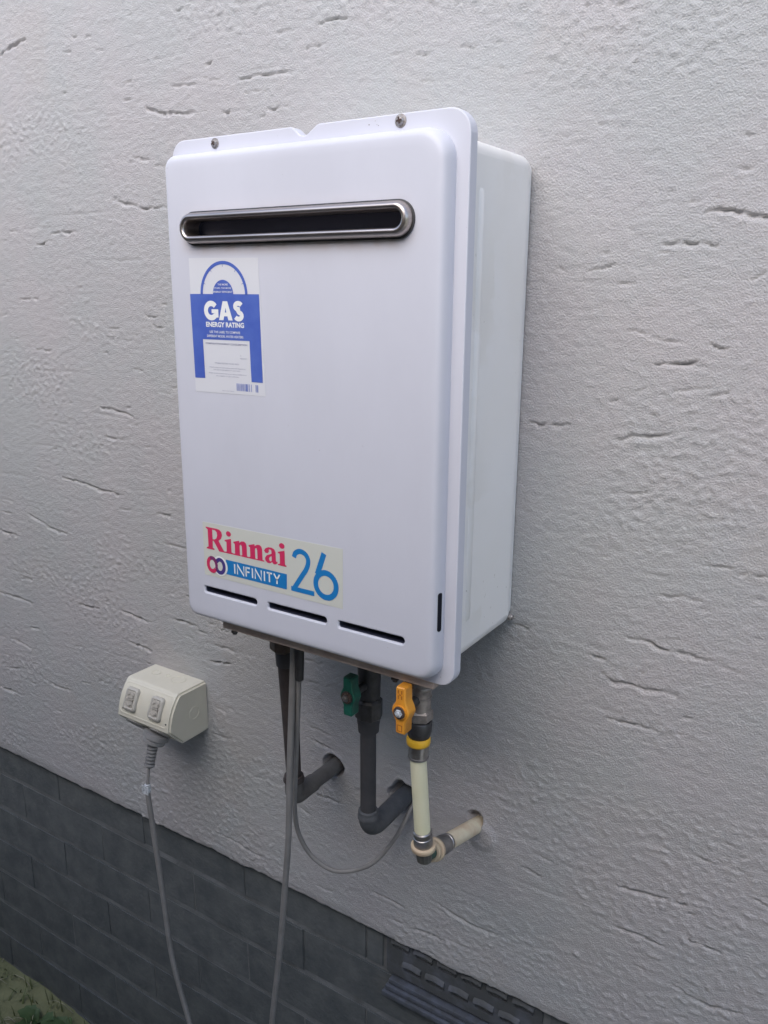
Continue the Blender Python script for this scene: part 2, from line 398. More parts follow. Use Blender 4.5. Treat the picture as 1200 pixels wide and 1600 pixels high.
# float strokes: shallow long horizontal scratches
scr = spec_noise(0.03, 0.0016); H -= 0.0005 * sstep(1.7, 2.6, scr)
wob = spec_noise(0.006, 0.006); wob2 = spec_noise(0.0026, 0.0020)
GROOVES = """-537 719 -503 730 -473 733;-181 638 -162 636 -140 635;-229 617 -211 612 -192 606 -142 603;-274 630 -251 630;-266 651 -251 653;-261 557 -231 553;-218 544 -200 541;-111 637 -95 635;-93 598 -79 597;-59 632 -35 630;-170 722 -151 723;-308 503 -277 499 -252 491 -204 490;-454 463 -428 465 -393 463;-498 447 -453 452;-389 704 -372 704;-557 471 -541 470;-341 717 -330 717;-319 697 -308 697;506 454 514 457 529 456 540 451 558 448 576 442;471 427 492 428 517 425;468 338 483 336 500 334;440 346 462 343;521 335 536 332;470 314 493 315 513 318;456 287 468 290;490 287 511 292 525 293;528 286 543 290;341 244 361 243 387 247;421 274 437 276;410 420 417 420;465 419 475 420;490 465 496 464;364 406 371 404;527 490 543 490;531 518 538 516;397 403 424 409;428 390 449 389;438 234 453 241 491 246;547 393 564 401;441 178 460 181 478 184;522 165 535 168;541 117 551 118 565 118;568 112 579 117;585 116 603 115;496 77 515 80 539 79;538 69 549 69;469 23 490 23 510 18 532 18 554 17;562 13 584 11;429 -7 446 -9;446 -27 457 -33 471 -31 490 -33 521 -28;455 -78 473 -78 508 -78;528 -74 538 -73;330 52 338 52;336 144 348 145;335 7 354 7;340 -136 363 -137;350 -19 366 -17;512 31 521 32;484 -13 490 -14;-516 286 -478 287;-371 205 -338 204 -300 197;-359 161 -323 157;-278 154 -259 153;-479 81 -398 73 -333 69;-259 51 -231 52;-344 46 -321 48;-396 18 -377 19;-586 2 -528 -14 -486 -17;-693 -44 -633 -43;-660 -6 -635 -5;-247 5 -203 5;-260 345 -233 344;-239 332 -222 329;-340 326 -316 326;-288 318 -273 317;-288 268 -270 267;-633 236 -609 237;-428 333 -415 334;-235 237 -214 235;-634 -121 -599 -121;-701 -168 -642 -167 -603 -168;-465 -141 -425 -140;-363 -129 -328 -130 -295 -133;-234 -116 -197 -117;-286 124 -271 125;-246 -76 -233 -74;-615 -219 -590 -216;-348 5 -332 4;-500 127 -482 127;-432 411 -415 410;-547 365 -501 366;-608 338 -587 340;-224 362 -209 362;363 -175 373 -177;303 -210 320 -208;376 -287 398 -287;366 -312 390 -315;519 -215 540 -219;555 -213 582 -217;586 -184 597 -185;479 -287 519 -282 554 -278;480 -342 512 -340 541 -344;568 -321 597 -321;552 -388 571 -393 594 -394 627 -387;509 -384 529 -384;624 -239 643 -244;539 -425 548 -426;560 -286 568 -286;582 -297 590 -296;398 640 413 641 428 641;307 649 317 649;285 602 295 600;274 549 284 548;536 595 541 596;532 517 539 516;377 647 381 643;-232 -116 -214 -115 -184 -118;-187 -123 -168 -124;-150 -141 -129 -139 -110 -140;-161 -168 -152 -168 -121 -163;-170 -182 -153 -181;-215 -139 -196 -138;-177 -104 -161 -107;-159 -107 -148 -108;-143 -109 -123 -110;22 -118 36 -118 51 -118;32 -150 46 -150;26 -221 43 -221 66 -223;25 -239 45 -240 72 -244;-77 -338 -57 -337;46 -325 65 -325 90 -325;3 -358 27 -364;135 -448 167 -448 191 -451;172 -479 190 -480;203 -480 228 -474 264 -472;235 -419 269 -425 308 -429 332 -427;366 -312 384 -314;39 -483 66 -481;-313 -182 -293 -184;-311 -207 -298 -209;-424 -273 -412 -276;-160 -167 -138 -166 -120 -162;-172 -183 -152 -181;-158 -244 -125 -248;-172 -292 -158 -292 -127 -291;-410 -389 -393 -388;-163 -473 -126 -474 -95 -479;-95 -479 -69 -480;-631 -126 -599 -123;-653 -164 -612 -168 -605 -173;-463 -139 -441 -142 -420 -139;-348 -182 -324 -181 -296 -184;-614 -218 -588 -216;-488 -224 -462 -221;-681 -256 -646 -256 -623 -261;-697 -320 -655 -311;-592 -315 -560 -318 -517 -318;-739 -370 -705 -367 -669 -371;-633 -331 -612 -333;-635 -356 -616 -357;-478 -290 -455 -287;-426 -274 -411 -275;-712 -294 -698 -293;-561 -369 -549 -369;-617 -290 -607 -290;-4 674 20 673;43 652 69 653;62 676 83 677 102 675;-59 632 -29 632 18 630;-53 615 -22 614;-18 593 15 593;159 630 170 630;182 626 206 625;196 599 212 597;217 597 232 596;114 653 121 652;244 626 261 625"""
gl = []
for g in GROOVES.split(';'):
    a = [float(q) / 1000 for q in g.split()]
    gl.append([(a[i], a[i + 1]) for i in range(0, len(a), 2)])
for i in range(130):                      # small unlisted nicks
    x = rnd.uniform(-1.0, 0.75); z = rnd.uniform(-0.48, 0.88); L = rnd.uniform(0.004, 0.014)
    a = rnd.uniform(-0.25, 0.2); gl.append([(x, z), (x + L, z + a * L)])
def groove(pts):
    tot = sum(math.dist(pts[i], pts[i + 1]) for i in range(len(pts) - 1))
    big = min(1.0, tot / 0.07)
    w = (0.0022 + 0.0028 * big) * rnd.uniform(0.8, 1.15); dep = (0.0015 + 0.0022 * big) * rnd.uniform(0.75, 1.2)
    xs = [p[0] for p in pts]; zs = [p[1] for p in pts]; mg = 0.012
    i0, i1 = np.searchsorted(gx, [min(xs) - mg, max(xs) + mg]); j0, j1 = np.searchsorted(gz, [min(zs) - mg, max(zs) + mg])
    if i1 - i0 < 2 or j1 - j0 < 2: return
    X = XX[j0:j1, i0:i1]; Z = ZZ[j0:j1, i0:i1]
    best = np.full(X.shape, 9.0); v = np.zeros(X.shape); tt = np.zeros(X.shape); acc = 0
    for (a, b) in zip(pts[:-1], pts[1:]):
        dx, dz = b[0] - a[0], b[1] - a[1]; L = math.hypot(dx, dz) + 1e-9
        t = np.clip(((X - a[0]) * dx + (Z - a[1]) * dz) / L / L, 0, 1)
        px, pz = a[0] + t * dx, a[1] + t * dz
        d = np.hypot(X - px, Z - pz); m = d < best
        s = ((Z - pz) * dx - (X - px) * dz) / L * (1 if dx >= 0 else -1)
        # beyond the end use true distance with the sign of s
        s = np.where(t * L < 1e-6, np.sign(s + 1e-9) * d, np.where(t > 1 - 1e-6, np.sign(s + 1e-9) * d, s))
        best = np.where(m, d, best); v = np.where(m, s, v); tt = np.where(m, (acc + t * L) / tot, tt); acc += L
    v = v + 0.0004 * wob[j0:j1, i0:i1] * (0.4 + big) + 0.0007 * wob2[j0:j1, i0:i1]
    env = np.sqrt(np.clip(np.sin(np.pi * np.clip(tt, 0.02, 0.98)), 0, 1)); env = 0.35 + 0.65 * env
    ww = w * (0.5 + 0.5 * env) * (1 + 0.3 * wob[j0:j1, i0:i1] * 0.6)
    upper = sstep(0.0006, -0.0008, v - 0.0003)               # crisp upper lip
    lower = sstep(-ww, -0.0006, v)                            # ramp back out below
    cut = upper * lower * (best < w * 1.5)
    H[j0:j1, i0:i1] -= (dep * env * cut * (1 + 0.35 * wob2[j0:j1, i0:i1])).astype(np.float32)
    lip = np.exp(-((v + ww + 0.001) / 0.0012) ** 2) * (best < w * 2) + 0.5 * np.exp(-((v - 0.0018) / 0.0012) ** 2) * (best < w * 1.6)
    H[j0:j1, i0:i1] += (0.00035 * big * env * lip).astype(np.float32)
for g in gl: groove(g)
# broken holes where the pipes go in
def hole(cx, cz, rx, rz, dep, rough=0.2):
    i0, i1 = np.searchsorted(gx, [cx - 0.05, cx + 0.05]); j0, j1 = np.searchsorted(gz, [cz - 0.05, cz + 0.05])
    X = XX[j0:j1, i0:i1] - cx; Z = ZZ[j0:j1, i0:i1] - cz
    q = np.hypot(X / rx, Z / rz) + rough * 0.5 * wob[j0:j1, i0:i1]
    H[j0:j1, i0:i1] -= (dep * sstep(1.08, 0.92, q)).astype(np.float32)
    H[j0:j1, i0:i1] += (0.0012 * np.exp(-((q - 1.2) / 0.1) ** 2)).astype(np.float32)
hole(0.0725, -0.2695, 0.0155, 0.0155, 0.02, 0.15)
hole(0.1885, -0.2745, 0.0205, 0.0200, 0.02, 0.3)
hole(0.203, -0.289, 0.009, 0.014, 0.015, 0.4)
hole(0.2945, -0.2700, 0.0100, 0.0095, 0.015, 0.3)
def smear(cx, cz, r, h):
    q = np.hypot((XX - cx) / r, (ZZ - cz) / r); H[:] += (h * sstep(1, 0.5, q)).astype(np.float32)
smear(0.306, -0.290, 0.024, 0.003); smear(0.20, -0.262, 0.02, 0.0012)
H -= 0.0012 * sstep(0.012, 0, ZZ - GZ0)          # worn arris at the bottom
# uneven lower edge
edge = (spec_noise(0.02, 0.02)[0] * 0.0006 + spec_noise(0.005, 0.005)[0] * 0.0006 + spec_noise(0.12, 0.12)[0] * 0.0005)
lowx = np.exp(-((gx - 0.275) / 0.02) ** 2) * -0.003 + np.exp(-((gx - 0.19) / 0.015) ** 2) * -0.0015
edge = edge + lowx
fade = sstep(0.0, 0.012, gx - GX0) * sstep(0.0, 0.012, GX1 - ST - gx)
fz_ = sstep(0.0, 0.02, GZ1 - ST - gz)[:, None]
H *= fade[None, :] * fz_
ZV = ZZ + (edge * fade)[None, :] * sstep(0.010, 0.0, ZZ - GZ0)
verts = np.stack([XX, -H, ZV], -1).reshape(-1, 3)
nv = len(verts)
idx = np.arange(nv).reshape(nz, nx)
F = np.stack([idx[:-1, :-1], idx[:-1, 1:], idx[1:, 1:], idx[1:, :-1]], -1).reshape(-1, 4)
# return face of the coat down to the bricks
bot = verts[:nx].copy(); bot[:, 1] = 0.030; bot[:, 2] += 0.001
ib = nv + np.arange(nx)
F2 = np.stack([ib[:-1], ib[1:], idx[0, 1:], idx[0, :-1]], -1)
# plain continuation of the wall beyond the picture
X0, X1, Z1 = -6.0, 5.0, 2.6
xl, xr, zb, zt = gx[0], gx[-1], gz[0], gz[-1]
ext = np.array([(X0, 0, zb), (xl, 0, zb), (xl, 0, zt), (X0, 0, zt), (X0, 0, Z1), (xl, 0, Z1), (xr, 0, zt), (xr, 0, Z1),
                (X1, 0, zt), (X1, 0, Z1), (X1, 0, zb), (xr, 0, zb), (X0, .03, zb), (xl, .03, zb), (xr, .03, zb), (X1, .03, zb)], float)
ie = nv + nx
F3 = np.array([(0, 1, 2, 3), (3, 2, 5, 4), (2, 6, 7, 5), (6, 8, 9, 7), (11, 10, 8, 6), (12, 13, 1, 0), (14, 15, 10, 11)]) + ie
V = np.concatenate([verts, bot, ext]).astype(np.float32); V[:, 2] += 1.085
Fa = np.concatenate([F, F2, F3]).astype(np.int32)
me = bpy.data.meshes.new('render_coat')
me.vertices.add(len(V)); me.vertices.foreach_set('co', V.ravel())
me.loops.add(Fa.size); me.loops.foreach_set('vertex_index', Fa.ravel())
me.polygons.add(len(Fa)); me.polygons.foreach_set('loop_start', np.arange(0, Fa.size, 4, dtype=np.int32))
me.polygons.foreach_set('use_smooth', np.ones(len(Fa), dtype=bool))
me.update(calc_edges=True); me.validate()
me.materials.append(M['render'])
coat = bpy.data.objects.new('render_coat', me); col.objects.link(coat); coat.parent = wall

# brick base
PITCH, BL = 0.0850, 0.240
j0z = -0.5005
mb = MB(); mb.add(*box(-6, 5, 0.0134, 0.10, -1.2, -0.500)); mb.build('mortar', M['mortar'], wall)
brick_meshes = []
def brick_mesh(w, h, d, seed):
    rr = random.Random(seed); bm = bmesh.new()
    v, f = box(-w / 2, w / 2, 0, d, -h / 2, h / 2); vs = [bm.verts.new(q) for q in v]
    for q in f: bm.faces.new([vs[i] for i in q])
    bmesh.ops.recalc_face_normals(bm, faces=bm.faces)
    for q in vs: q.co.x += rr.uniform(-.0012, .0012); q.co.z += rr.uniform(-.0012, .0012); q.co.y += rr.uniform(-.0006, .0006) if q.co.y < .01 else 0
    bmesh.ops.bevel(bm, geom=bm.edges[:], offset=0.0015, segments=2, affect='EDGES')
    me = bpy.data.meshes.new('brick'); bm.to_mesh(me); bm.free(); me.materials.append(M['brick'])
    for p in me.polygons: p.use_smooth = True
    me.set_sharp_from_angle(angle=R(50)); return me
full = [brick_mesh(0.2394, 0.0770, 0.07, s) for s in range(5)]
VX0, VX1 = 0.158, 0.398                      # air vent position
part_cache = {}
for c in range(8):
    zc = j0z - 0.0425 - c * PITCH + 0.0
    xs = -1.80 + (0.12 if c % 2 else 0.0)
    while xs < 1.05:
        a, b = xs + 0.0003, xs + BL - 0.0003; xs += BL
        if c == 0 and b > VX0 - 0.006 and a < VX1 + 0.006:
            if a < VX0 - 0.03: b = VX0 - 0.008
            elif b > VX1 + 0.03: a = VX1 + 0.008
            else: continue
        wd = round(b - a, 4)
        if wd > 0.2385: me = rnd.choice(full)
        else:
            me = part_cache.setdefault(wd, brick_mesh(wd, 0.0765, 0.07, 77))
        o = bpy.data.objects.new('brick', me); col.objects.link(o); o.parent = wall
        o.location = ((a + b) / 2, 0.0120 + rnd.uniform(-.0008, .0008), zc + 1.085 + rnd.uniform(-.0008, .0008))
        o.rotation_euler = (rnd.uniform(-.006, .006), rnd.uniform(-.003, .003), rnd.uniform(-.003, .003))

# air vent set into the brick base
vent = MB()
outl = rrect(VX0, VX1, -0.582, -0.5075, 0.003, 2)
holes = []
for r_, (zc, off) in enumerate(((-0.5295, 0.0), (-0.5615, 0.019))):
    x = VX0 + 0.010 + off
    while x + 0.028 < VX1 - 0.004:
        holes.append(rrect(x, x + 0.028, zc - 0.0075, zc + 0.0075, 0.003, 2)); x += 0.038
vent.add(*flat([outl] + holes, 0.009))
vent.add(*loft([ring3(outl, 0.009), ring3(outl, 0.06)]))
for h in holes: vent.add(*loft([ring3(h, 0.009), ring3(h, 0.050)]))
vo = vent.build('air_vent', M['ventmat'], wall, label='terracotta air vent with rows of slots painted charcoal')
d = MB(); d.add(*quad(VX0 + .002, VX1 - .002, -0.58, -0.51, 0.052)); d.build('vent_cavity', M['dark'], vo)
for h in holes:                               # small hood over each slot
    x0 = min(p[0] for p in h) - .001; x1 = max(p[0] for p in h) + .001; zt = max(p[1] for p in h)
    m_ = MB(); n = 6; lp = []
    prof = [(0.0088, zt + .004), (0.0060, zt + .002), (0.0042, zt - .002), (0.0052, zt - .003), (0.0088, zt - .001)]
    m_.add(*loft([[(x0 + (x1 - x0) * k / 4, y, z - 0.0022 * abs(k - 2) / 2) for y, z in prof] for k in range(5)], True, True))
    m_.build('vent_hood', M['ventmat'], vo, 40)
s_ = MB()
for k in range(3):
    z = -0.5865 - k * 0.0095; yy = 0.0015 - k * 0.0035
    s_.add(*bbox(0.166 - k * .004, VX1 + .002, yy, 0.0145, z - 0.0085, z, 0.0018))
s_.build('sill', M['silt'], vo, 40, label='ridged sill with chipped blue-grey paint')

# ================================================================== GROUND
def ground_h(x, y):
    return -1.085 + 0.012 * math.sin(3.1 * x + 1.3 * y) + 0.01 * math.sin(7 * x - 5 * y) - 0.012
gv = []; gf = []
xs_ = [-60, -20, -8, -4] + [-3 + 0.08 * i for i in range(76)] + [4, 8, 20, 60]
ys_ = [-60, -20, -8, -4] + [-2.4 + 0.07 * i for i in range(36)] + [0.3, 2, 10, 60]
nr = np.random.RandomState(5)
for y in ys_:
    for x in xs_: gv.append((x, y, ground_h(x, y) + (nr.uniform(-.008, .008) if abs(x) < 3.2 and abs(y) < 2.5 else 0)))
for j in range(len(ys_) - 1):
    for i in range(len(xs_) - 1):
        k = j * len(xs_) + i; gf.append((k, k + 1, k + len(xs_) + 1, k + len(xs_)))
g = mesh_obj('ground', gv, gf, M['soil'], None, 180); tag(g, kind='structure', label='mossy soil along the foot of the wall')
mb = MB()  # unseen concrete slabs added to bounce light up under the heater
for k in range(-4, 5): mb.add(*bbox(k * 1.2 + .006, k * 1.2 + 1.194, -1.33, -0.30, -1.16, -1.070, .006))
bounce_path = mb.build('path', M['concrete']); tag(bounce_path, kind='structure', label='unseen pale concrete path added to bounce light upward')
def blades(name, m, n, box_, hmin, hmax, wdt, flatness, label, seed):
    rr = random.Random(seed); mb = MB()
    for i in range(n):
        x = rr.uniform(box_[0], box_[1]); y = box_[3] - abs(rr.gauss(0, 1)) * (box_[3] - box_[2]) * 0.45; z = ground_h(x, y) - .003
        a = rr.uniform(0, 6.283); L = rr.uniform(hmin, hmax); fl = rr.uniform(*flatness); w = wdt * rr.uniform(.7, 1.3)
        dx, dy = math.cos(a), math.sin(a); pts = []
        for k in range(4):
            t = k / 3; r_ = L * fl * t; h = L * (1 - fl) * t + (0.25 * L * fl * math.sin(math.pi * t)) + 0.004
            pts.append((x + dx * r_, y + dy * r_, z + h, w * (1 - t) + .0003))
        v = []
        for (px, py, pz, ww) in pts: v += [(px - dy * ww, py + dx * ww, pz), (px + dy * ww, py - dx * ww, pz)]
        mb.add(v, [(0, 1, 3, 2), (2, 3, 5, 4), (4, 5, 7, 6)])
    o = mb.build(name, m); tag(o, label, 'grass', None, 'stuff'); return o
blades('grass', M['grass'], 6000, (-1.8, 1.2, -0.9, 0.0), .02, .055, .0016, (.1, .8), 'short sparse green grass growing along the brick base', 3)
blades('dry_grass', M['straw'], 170, (-1.3, 0.6, -0.35, 0.008), .03, .08, .0013, (.75, .98), 'dry straw-coloured blades lying at the foot of the wall', 4)
def weed(x, y, n, s, label, seed):
    rr = random.Random(seed); z = ground_h(x, y)
    w = empty('weed', (x, y, z), label, 'weed', 'weeds along the brick base')
    for i in range(n):
        a = 6.283 * i / n + rr.uniform(-.4, .4); L = s * rr.uniform(.6, 1.1); up = rr.uniform(.35, 1.0)
        dx, dy = math.cos(a), math.sin(a)
        if dy > 0.2: dy *= 0.2
        v = []; f = []
        for k in range(7):
            t = k / 6; wd = L * 0.30 * math.sin(math.pi * min(1, t * .92 + .06)) ** .8 * (1 + .12 * (-1) ** k)
            h = L * up * (t - .45 * t * t) ; r_ = L * t * .9; fold = .25 * wd
            cx, cy, cz = x + dx * r_, y + dy * r_, z + h
            v += [(cx - dy * wd, cy + dx * wd, cz + fold), (cx, cy, cz), (cx + dy * wd, cy - dx * wd, cz + fold)]
        for k in range(6):
            b = k * 3; f += [(b, b + 1, b + 4, b + 3), (b + 1, b + 2, b + 5, b + 4)]
        mesh_obj('leaf', v, f, M['leaf'], w, 180)
weed(-0.585, -0.035, 9, 0.085, 'green broad-leaved weed at the foot of the brick base, nearest the hanging cord', 1)
weed(-0.665, -0.05, 7, 0.06, 'small green weed left of the broad-leaved one by the brick base', 2)

# added unseen fence behind the camera, shades the lower wall
fence = empty('added_shade_fence', (0, -1.38, -1.1), 'unseen timber paling fence added to shade the lower wall', 'fence')
pm = None; x = -4.2
while x < 1.9:
    if pm is None:
        v, f = bbox(-.049, .049, -.008, .008, 0, 2.16, .003)
        pm = bpy.data.meshes.new('paling'); pm.from_pydata(v, [], f); pm.materials.append(M['paling'])
    o = bpy.data.objects.new('paling', pm); col.objects.link(o); o.parent = fence
    o.location = (x, rnd.uniform(-.003, .003), rnd.uniform(-.01, .01)); x += .102
for z in (.35, 1.0, 1.65):
    mb = MB(); mb.add(*bbox(-4.3, 1.9, -1.44, -1.395, z - 1.1 - .035, z - 1.1 + .035, .004)); mb.build('rail', M['paling'], fence)

# ================================================================== WATER HEATER
heater = empty('water_heater', (0.176, 0, 0.0), 'white wall-mounted gas hot water unit with blue energy rating label and steel exhaust ring', 'water heater')
YP, YF = -0.1958, -0.1789
# case
cs = MB()
c0 = rrect(0.016, 0.3353, 0.0115, 0.5138, 0.014, 6)
cs.add(*loft([ring3(c0, -0.176), ring3(c0, -0.020), ring3(offset_loop(c0, .0015), -0.0135), ring3(offset_loop(c0, .005), -0.0115), ring3(offset_loop(c0, .005), -0.002)], True, True))
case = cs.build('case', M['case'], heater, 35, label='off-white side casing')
# pressed crease on the side of the case
rb = MB()
prof = [(-0.1275, 0.0), (-0.1262, 0.0022), (-0.1225, 0.0028), (-0.1190, 0.0018), (-0.1180, 0.0)]
zs = [(0.052, 0), (0.056, 1), (0.468, 1), (0.472, 0)]
rb.add(*loft([[(0.3352 + h * k, y, z) for y, h in prof] for z, k in zs], closed=False))
rb.build('pressed_rib', M['case'], case, 60)
# flange: outline with the notch on top
fl = []
def carc(cx, cz, r, a0, a1, n=8): return [(cx + r * math.cos(R(a0 + (a1 - a0) * i / n)), cz + r * math.sin(R(a0 + (a1 - a0) * i / n))) for i in range(n + 1)]
FX0, FX1, FZ0, FZ1 = 0.0018, 0.3518, 0.0030, 0.5300
fl += carc(FX1 - .017, FZ0 + .017, .017, -90, 0)
fl += carc(FX1 - .021, FZ1 - .021, .021, 0, 90)
fl += [(0.1945, FZ1), (0.1915, 0.5292), (0.1890, 0.5275), (0.1800, 0.5220), (0.1770, 0.5212), (0.1735, 0.5214), (0.1715, 0.5224), (0.1648, 0.5278), (0.1625, 0.5294), (0.1595, FZ1)]
fl += carc(FX0 + .017, FZ1 - .017, .017, 90, 180)
fl += carc(FX0 + .022, FZ0 + .024, .022, 180, 270)
fm = MB()
fi = offset_loop(fl, .0011)
fm.add(*flat([fi], YF))
fm.add(*loft([ring3(fi, YF), ring3(offset_loop(fl, .0003), YF + .0004), ring3(fl, YF + .0012), ring3(fl, YF + .0125), ring3(offset_loop(fl, .001), YF + .0125), ring3(offset_loop(fl, .0012), YF + .002)]))
flange = fm.build('flange', M['panel'], heater, 40)
# front cover with slots and exhaust opening
PX0, PX1, PZ0, PZ1 = 0.0024, 0.3390, 0.0090, 0.5154
def pl(ins): return rrect(PX0 + ins, PX1 - ins, PZ0 + ins, PZ1 - ins, (max(.020 - ins * .5, .003), max(.026 - ins * .5, .003), max(.013 - ins * .4, .003), max(.013 - ins * .4, .003)), 8)
slots = [rrect(a, b, 0.0444, 0.0518, (.0036, .0036, .0016, .0022), 5) for a, b in ((.0347, .1135), (.1293, .2092), (.2243, .3042))]
exh = rrect(0.0375, 0.3025, 0.4345, 0.4520, 0.0086, 10)
RR, NN = 0.0150, 8
RA, D0 = 0.0050, 0.0011
fm = MB()
fm.add(*flat([pl(RR)] + [offset_loop(s, -.0016) for s in slots] + [exh], YP))
loops = []
for q, dd in ((RR, 0), (.0125, .00006), (.0100, .0002), (.0080, .0004), (.0064, .0007)): loops.append(ring3(pl(q), YP + dd))
for i in range(NN + 1):
    a = R(10 + 80 * i / NN); loops.append(ring3(pl(RA * (1 - math.sin(a)) / (1 - math.sin(R(10)))), YP + D0 + (0.0166 - D0) * (1 - math.cos(a))))
loops.append(ring3(pl(0), YF - .0001))
fm.add(*loft(loops))
for s in slots:
    fm.add(*loft([ring3(offset_loop(s, -.0016), YP), ring3(offset_loop(s, -.0006), YP + .0004), ring3(s, YP + .0014), ring3(s, YP + .003)]))
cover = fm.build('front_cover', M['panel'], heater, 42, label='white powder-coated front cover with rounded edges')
for s in slots:
    d = MB(); d.add(*loft([ring3(offset_loop(s, .0001), YP + .0028), ring3(s, YP + .015)], False, True)); d.build('air_slot', M['dark'], cover, 30)
# upright slot on the rounded right edge: its shade as a black patch
d = MB(); pr = []
for t, (z) in enumerate((0.0635, 0.0650, 0.0990, 0.1032)):
    pass
sl = rrect(-.0024, .0024, 0.0637, 0.1030, .0020, 4)
def on_edge(u, z, lift):
    a = R(60) + u / 0.0125; return (PX1 - RA + RA * math.sin(a) + lift * .93, YP + D0 + (0.0166 - D0) * (1 - math.cos(a)) - lift * .36, z)
d.add([on_edge(u, z, .00035) for u, z in sl], [tuple(range(len(sl)))])
d.add(*loft([[on_edge(u, z, .00035) for u, z in sl], [on_edge(u * 1.3, z, -.0006) for u, z in sl]]))
d.build('air_slot', M['black'], cover, 30)
# exhaust ring
def st(z0, z1, x0, x1): return rrect(x0, x1, z0, z1, (z1 - z0) / 2 - 1e-5, 14)

prof = [(0.0, YP + .0004), (0.0004, YP - .004), (0.0010, YP - .0070), (0.0026, YP - .0098), (0.0048, YP - .0110), (0.0068, YP - .0104), (0.0078, YP - .0085), (0.0081, YP - .004), (0.0081, YP + .012)]
def in_(l): return st(0.4262 + l, 0.4570 - l * .96, 0.0320 + l, 0.3085 - l)
rg = MB(); rg.add(*loft([ring3(in_(l), y) for l, y in prof])); ring = rg.build('exhaust_ring', M['nickel'], heater, 75, label='brushed steel ring round the exhaust slot')
d = MB(); q = in_(.0081); d.add(*loft([ring3(q, YP + .0115), ring3(q, YP + .0158)], False, True)); d.build('exhaust_opening', M['dark'], ring)
gk = MB(); q = st(0.4250, 0.4580, 0.0308, 0.3096)
gk.add(*loft([ring3(q, YP - .0001), ring3(q, YP - .0022), ring3(offset_loop(q, .002), YP - .0026)])); gk.build('gasket', M['gunmetal'], ring, 40)
# base plate and screws
bp = MB(); bp.add(*bbox(0.05, 0.300, -0.1655, -0.07, 0.0030, 0.0118, .002)); bp.build('base_plate', M['under'], heater, 40, label='dusty brown underside, shade in its colour')
lp = MB(); lp.add(*bbox(0.042, 0.328, -0.1770, -0.1660, -0.0052, 0.0060, .001)); lp.build('bottom_lip', M['under'], heater, 40, label='brown lip under the cover, dirt and shade in its colour')
def screw(x, z, y, r, rot=0):
    s = MB(); s.add(*turned((x, y + .0005, z), (x, y - .01, z), [(0, r), (.0009, r), (.0011, r * .62), (.0022, r * .58), (.0032, r * .42), (.0036, r * .2)], 18))
    o = s.build('screw', M['zinc'], heater, 40)
    c = MB()
    for k in range(2):
        a = R(rot + 90 * k); dx, dz = math.cos(a) * r * .5, math.sin(a) * r * .5; px, pz = -dz * .3, dx * .3
        yy = y - .0034
        c.add([(x + dx + px, yy, z + dz + pz), (x - dx + px, yy, z - dz + pz), (x - dx - px, yy, z - dz - pz), (x + dx - px, yy, z + dz - pz)], [(0, 1, 2, 3)])
        c.add(*quad(x - .0001, x + .0001, z - .0001, z + .0001, yy - .0002))
        y += .00008
    c.build('cross_recess', M['rust'], o)
screw(0.0635, 0.5235, YF, .0052, 30); screw(0.2832, 0.5238, YF, .0058, 12)
for (x, z, r) in ((0.2500, .5236, .0006), (0.2565, .5262, .0004), (.2600, .5222, .0004), (.2585, .5232, .0003)):
    s = MB(); s.add(*turned((x, YF + .0002, z), (x, YF - .001, z), [(0, r), (.0003, r * .8), (.0005, r * .3)], 7)); s.build('dirt_speck', M['rust'], flange)
for x in (0.0564, 0.2795):
    s = MB(); s.add(*turned((x, -.1722, -.0075), (x, -.1722, -.02), [(0, .0045), (.001, .0045), (.0012, .003), (.0035, .0028)], 10)); s.build('bolt', M['gunmetal'], heater, 40)
s = MB(); s.add(*turned((0.334, -.0115, .0195), (0.36, -.0115, .0195), [(0, .0042), (.002, .0042), (.0028, .003), (.0045, .0026)], 10)); s.build('bolt', M['zinc'], heater, 40)
s = MB(); s.add(*bbox(0.05, 0.26, -0.0125, -0.002, 0.0, 0.0125, .001)); s.build('mounting_bracket', M['case'], heater)
s = MB(); s.add(*bbox(0.10, 0.25, -0.0125, -0.002, 0.505, 0.528, .001)); s.build('mounting_bracket', M['case'], heater)

# ------------------------------------------------------------------ energy rating label (print)
lb = MB(); Y1, Y2, Y3 = YP - .00025, YP - .00045, YP - .00065
paper = [(.0358, .4128), (.1303, .4120), (.1352, .2765), (.0366, .2750)]
lb.add(*loft([[(a, Y1, b) for a, b in paper], [(a, YP, b) for a, b in paper]], True, False))
label = lb.build('energy_label', M['label'], heater, label='white sticker with blue gas energy rating print')
p = MB()
p.add(*flat([[(.0354, .3769), (.1306, .3772), (.1322, .2900), (.1170, .2899), (.1160, .3312), (.0510, .3309), (.0518, .2902), (.0370, .2899)]], Y2))
p.add(*flat([[(.0831 + .0325 * math.cos(R(a)), .3765 + .0331 * math.sin(R(a))) for a in range(0, 181, 6)] +
             [(.0831 + .0291 * math.cos(R(a)), .3765 + .0298 * math.sin(R(a))) for a in range(180, -1, -6)]], Y2))
p.add(*flat([[(.0824 + .0141 * math.cos(R(a)), .3770 + .0141 * math.sin(R(a))) for a in range(0, 181, 9)]], Y2))
for a in (22, 54, 90, 126, 158):
    c, s = math.cos(R(a)), math.sin(R(a))
    stroke([(.0831 + .0268 * c, .3765 + .0274 * s), (.0831 + .0292 * c, .3765 + .0299 * s)], .0005, Y2, p)
for i in range(26):
    x = .0964 + i * .00118
    if 17 < i < 20: continue
    if rnd.random() < .85: p.add(*quad(x, x + rnd.choice((.0004, .0006, .0009)), .2797, .2873, Y2))
p.build('blue_print', M['gas_blue'], label)
p = MB()
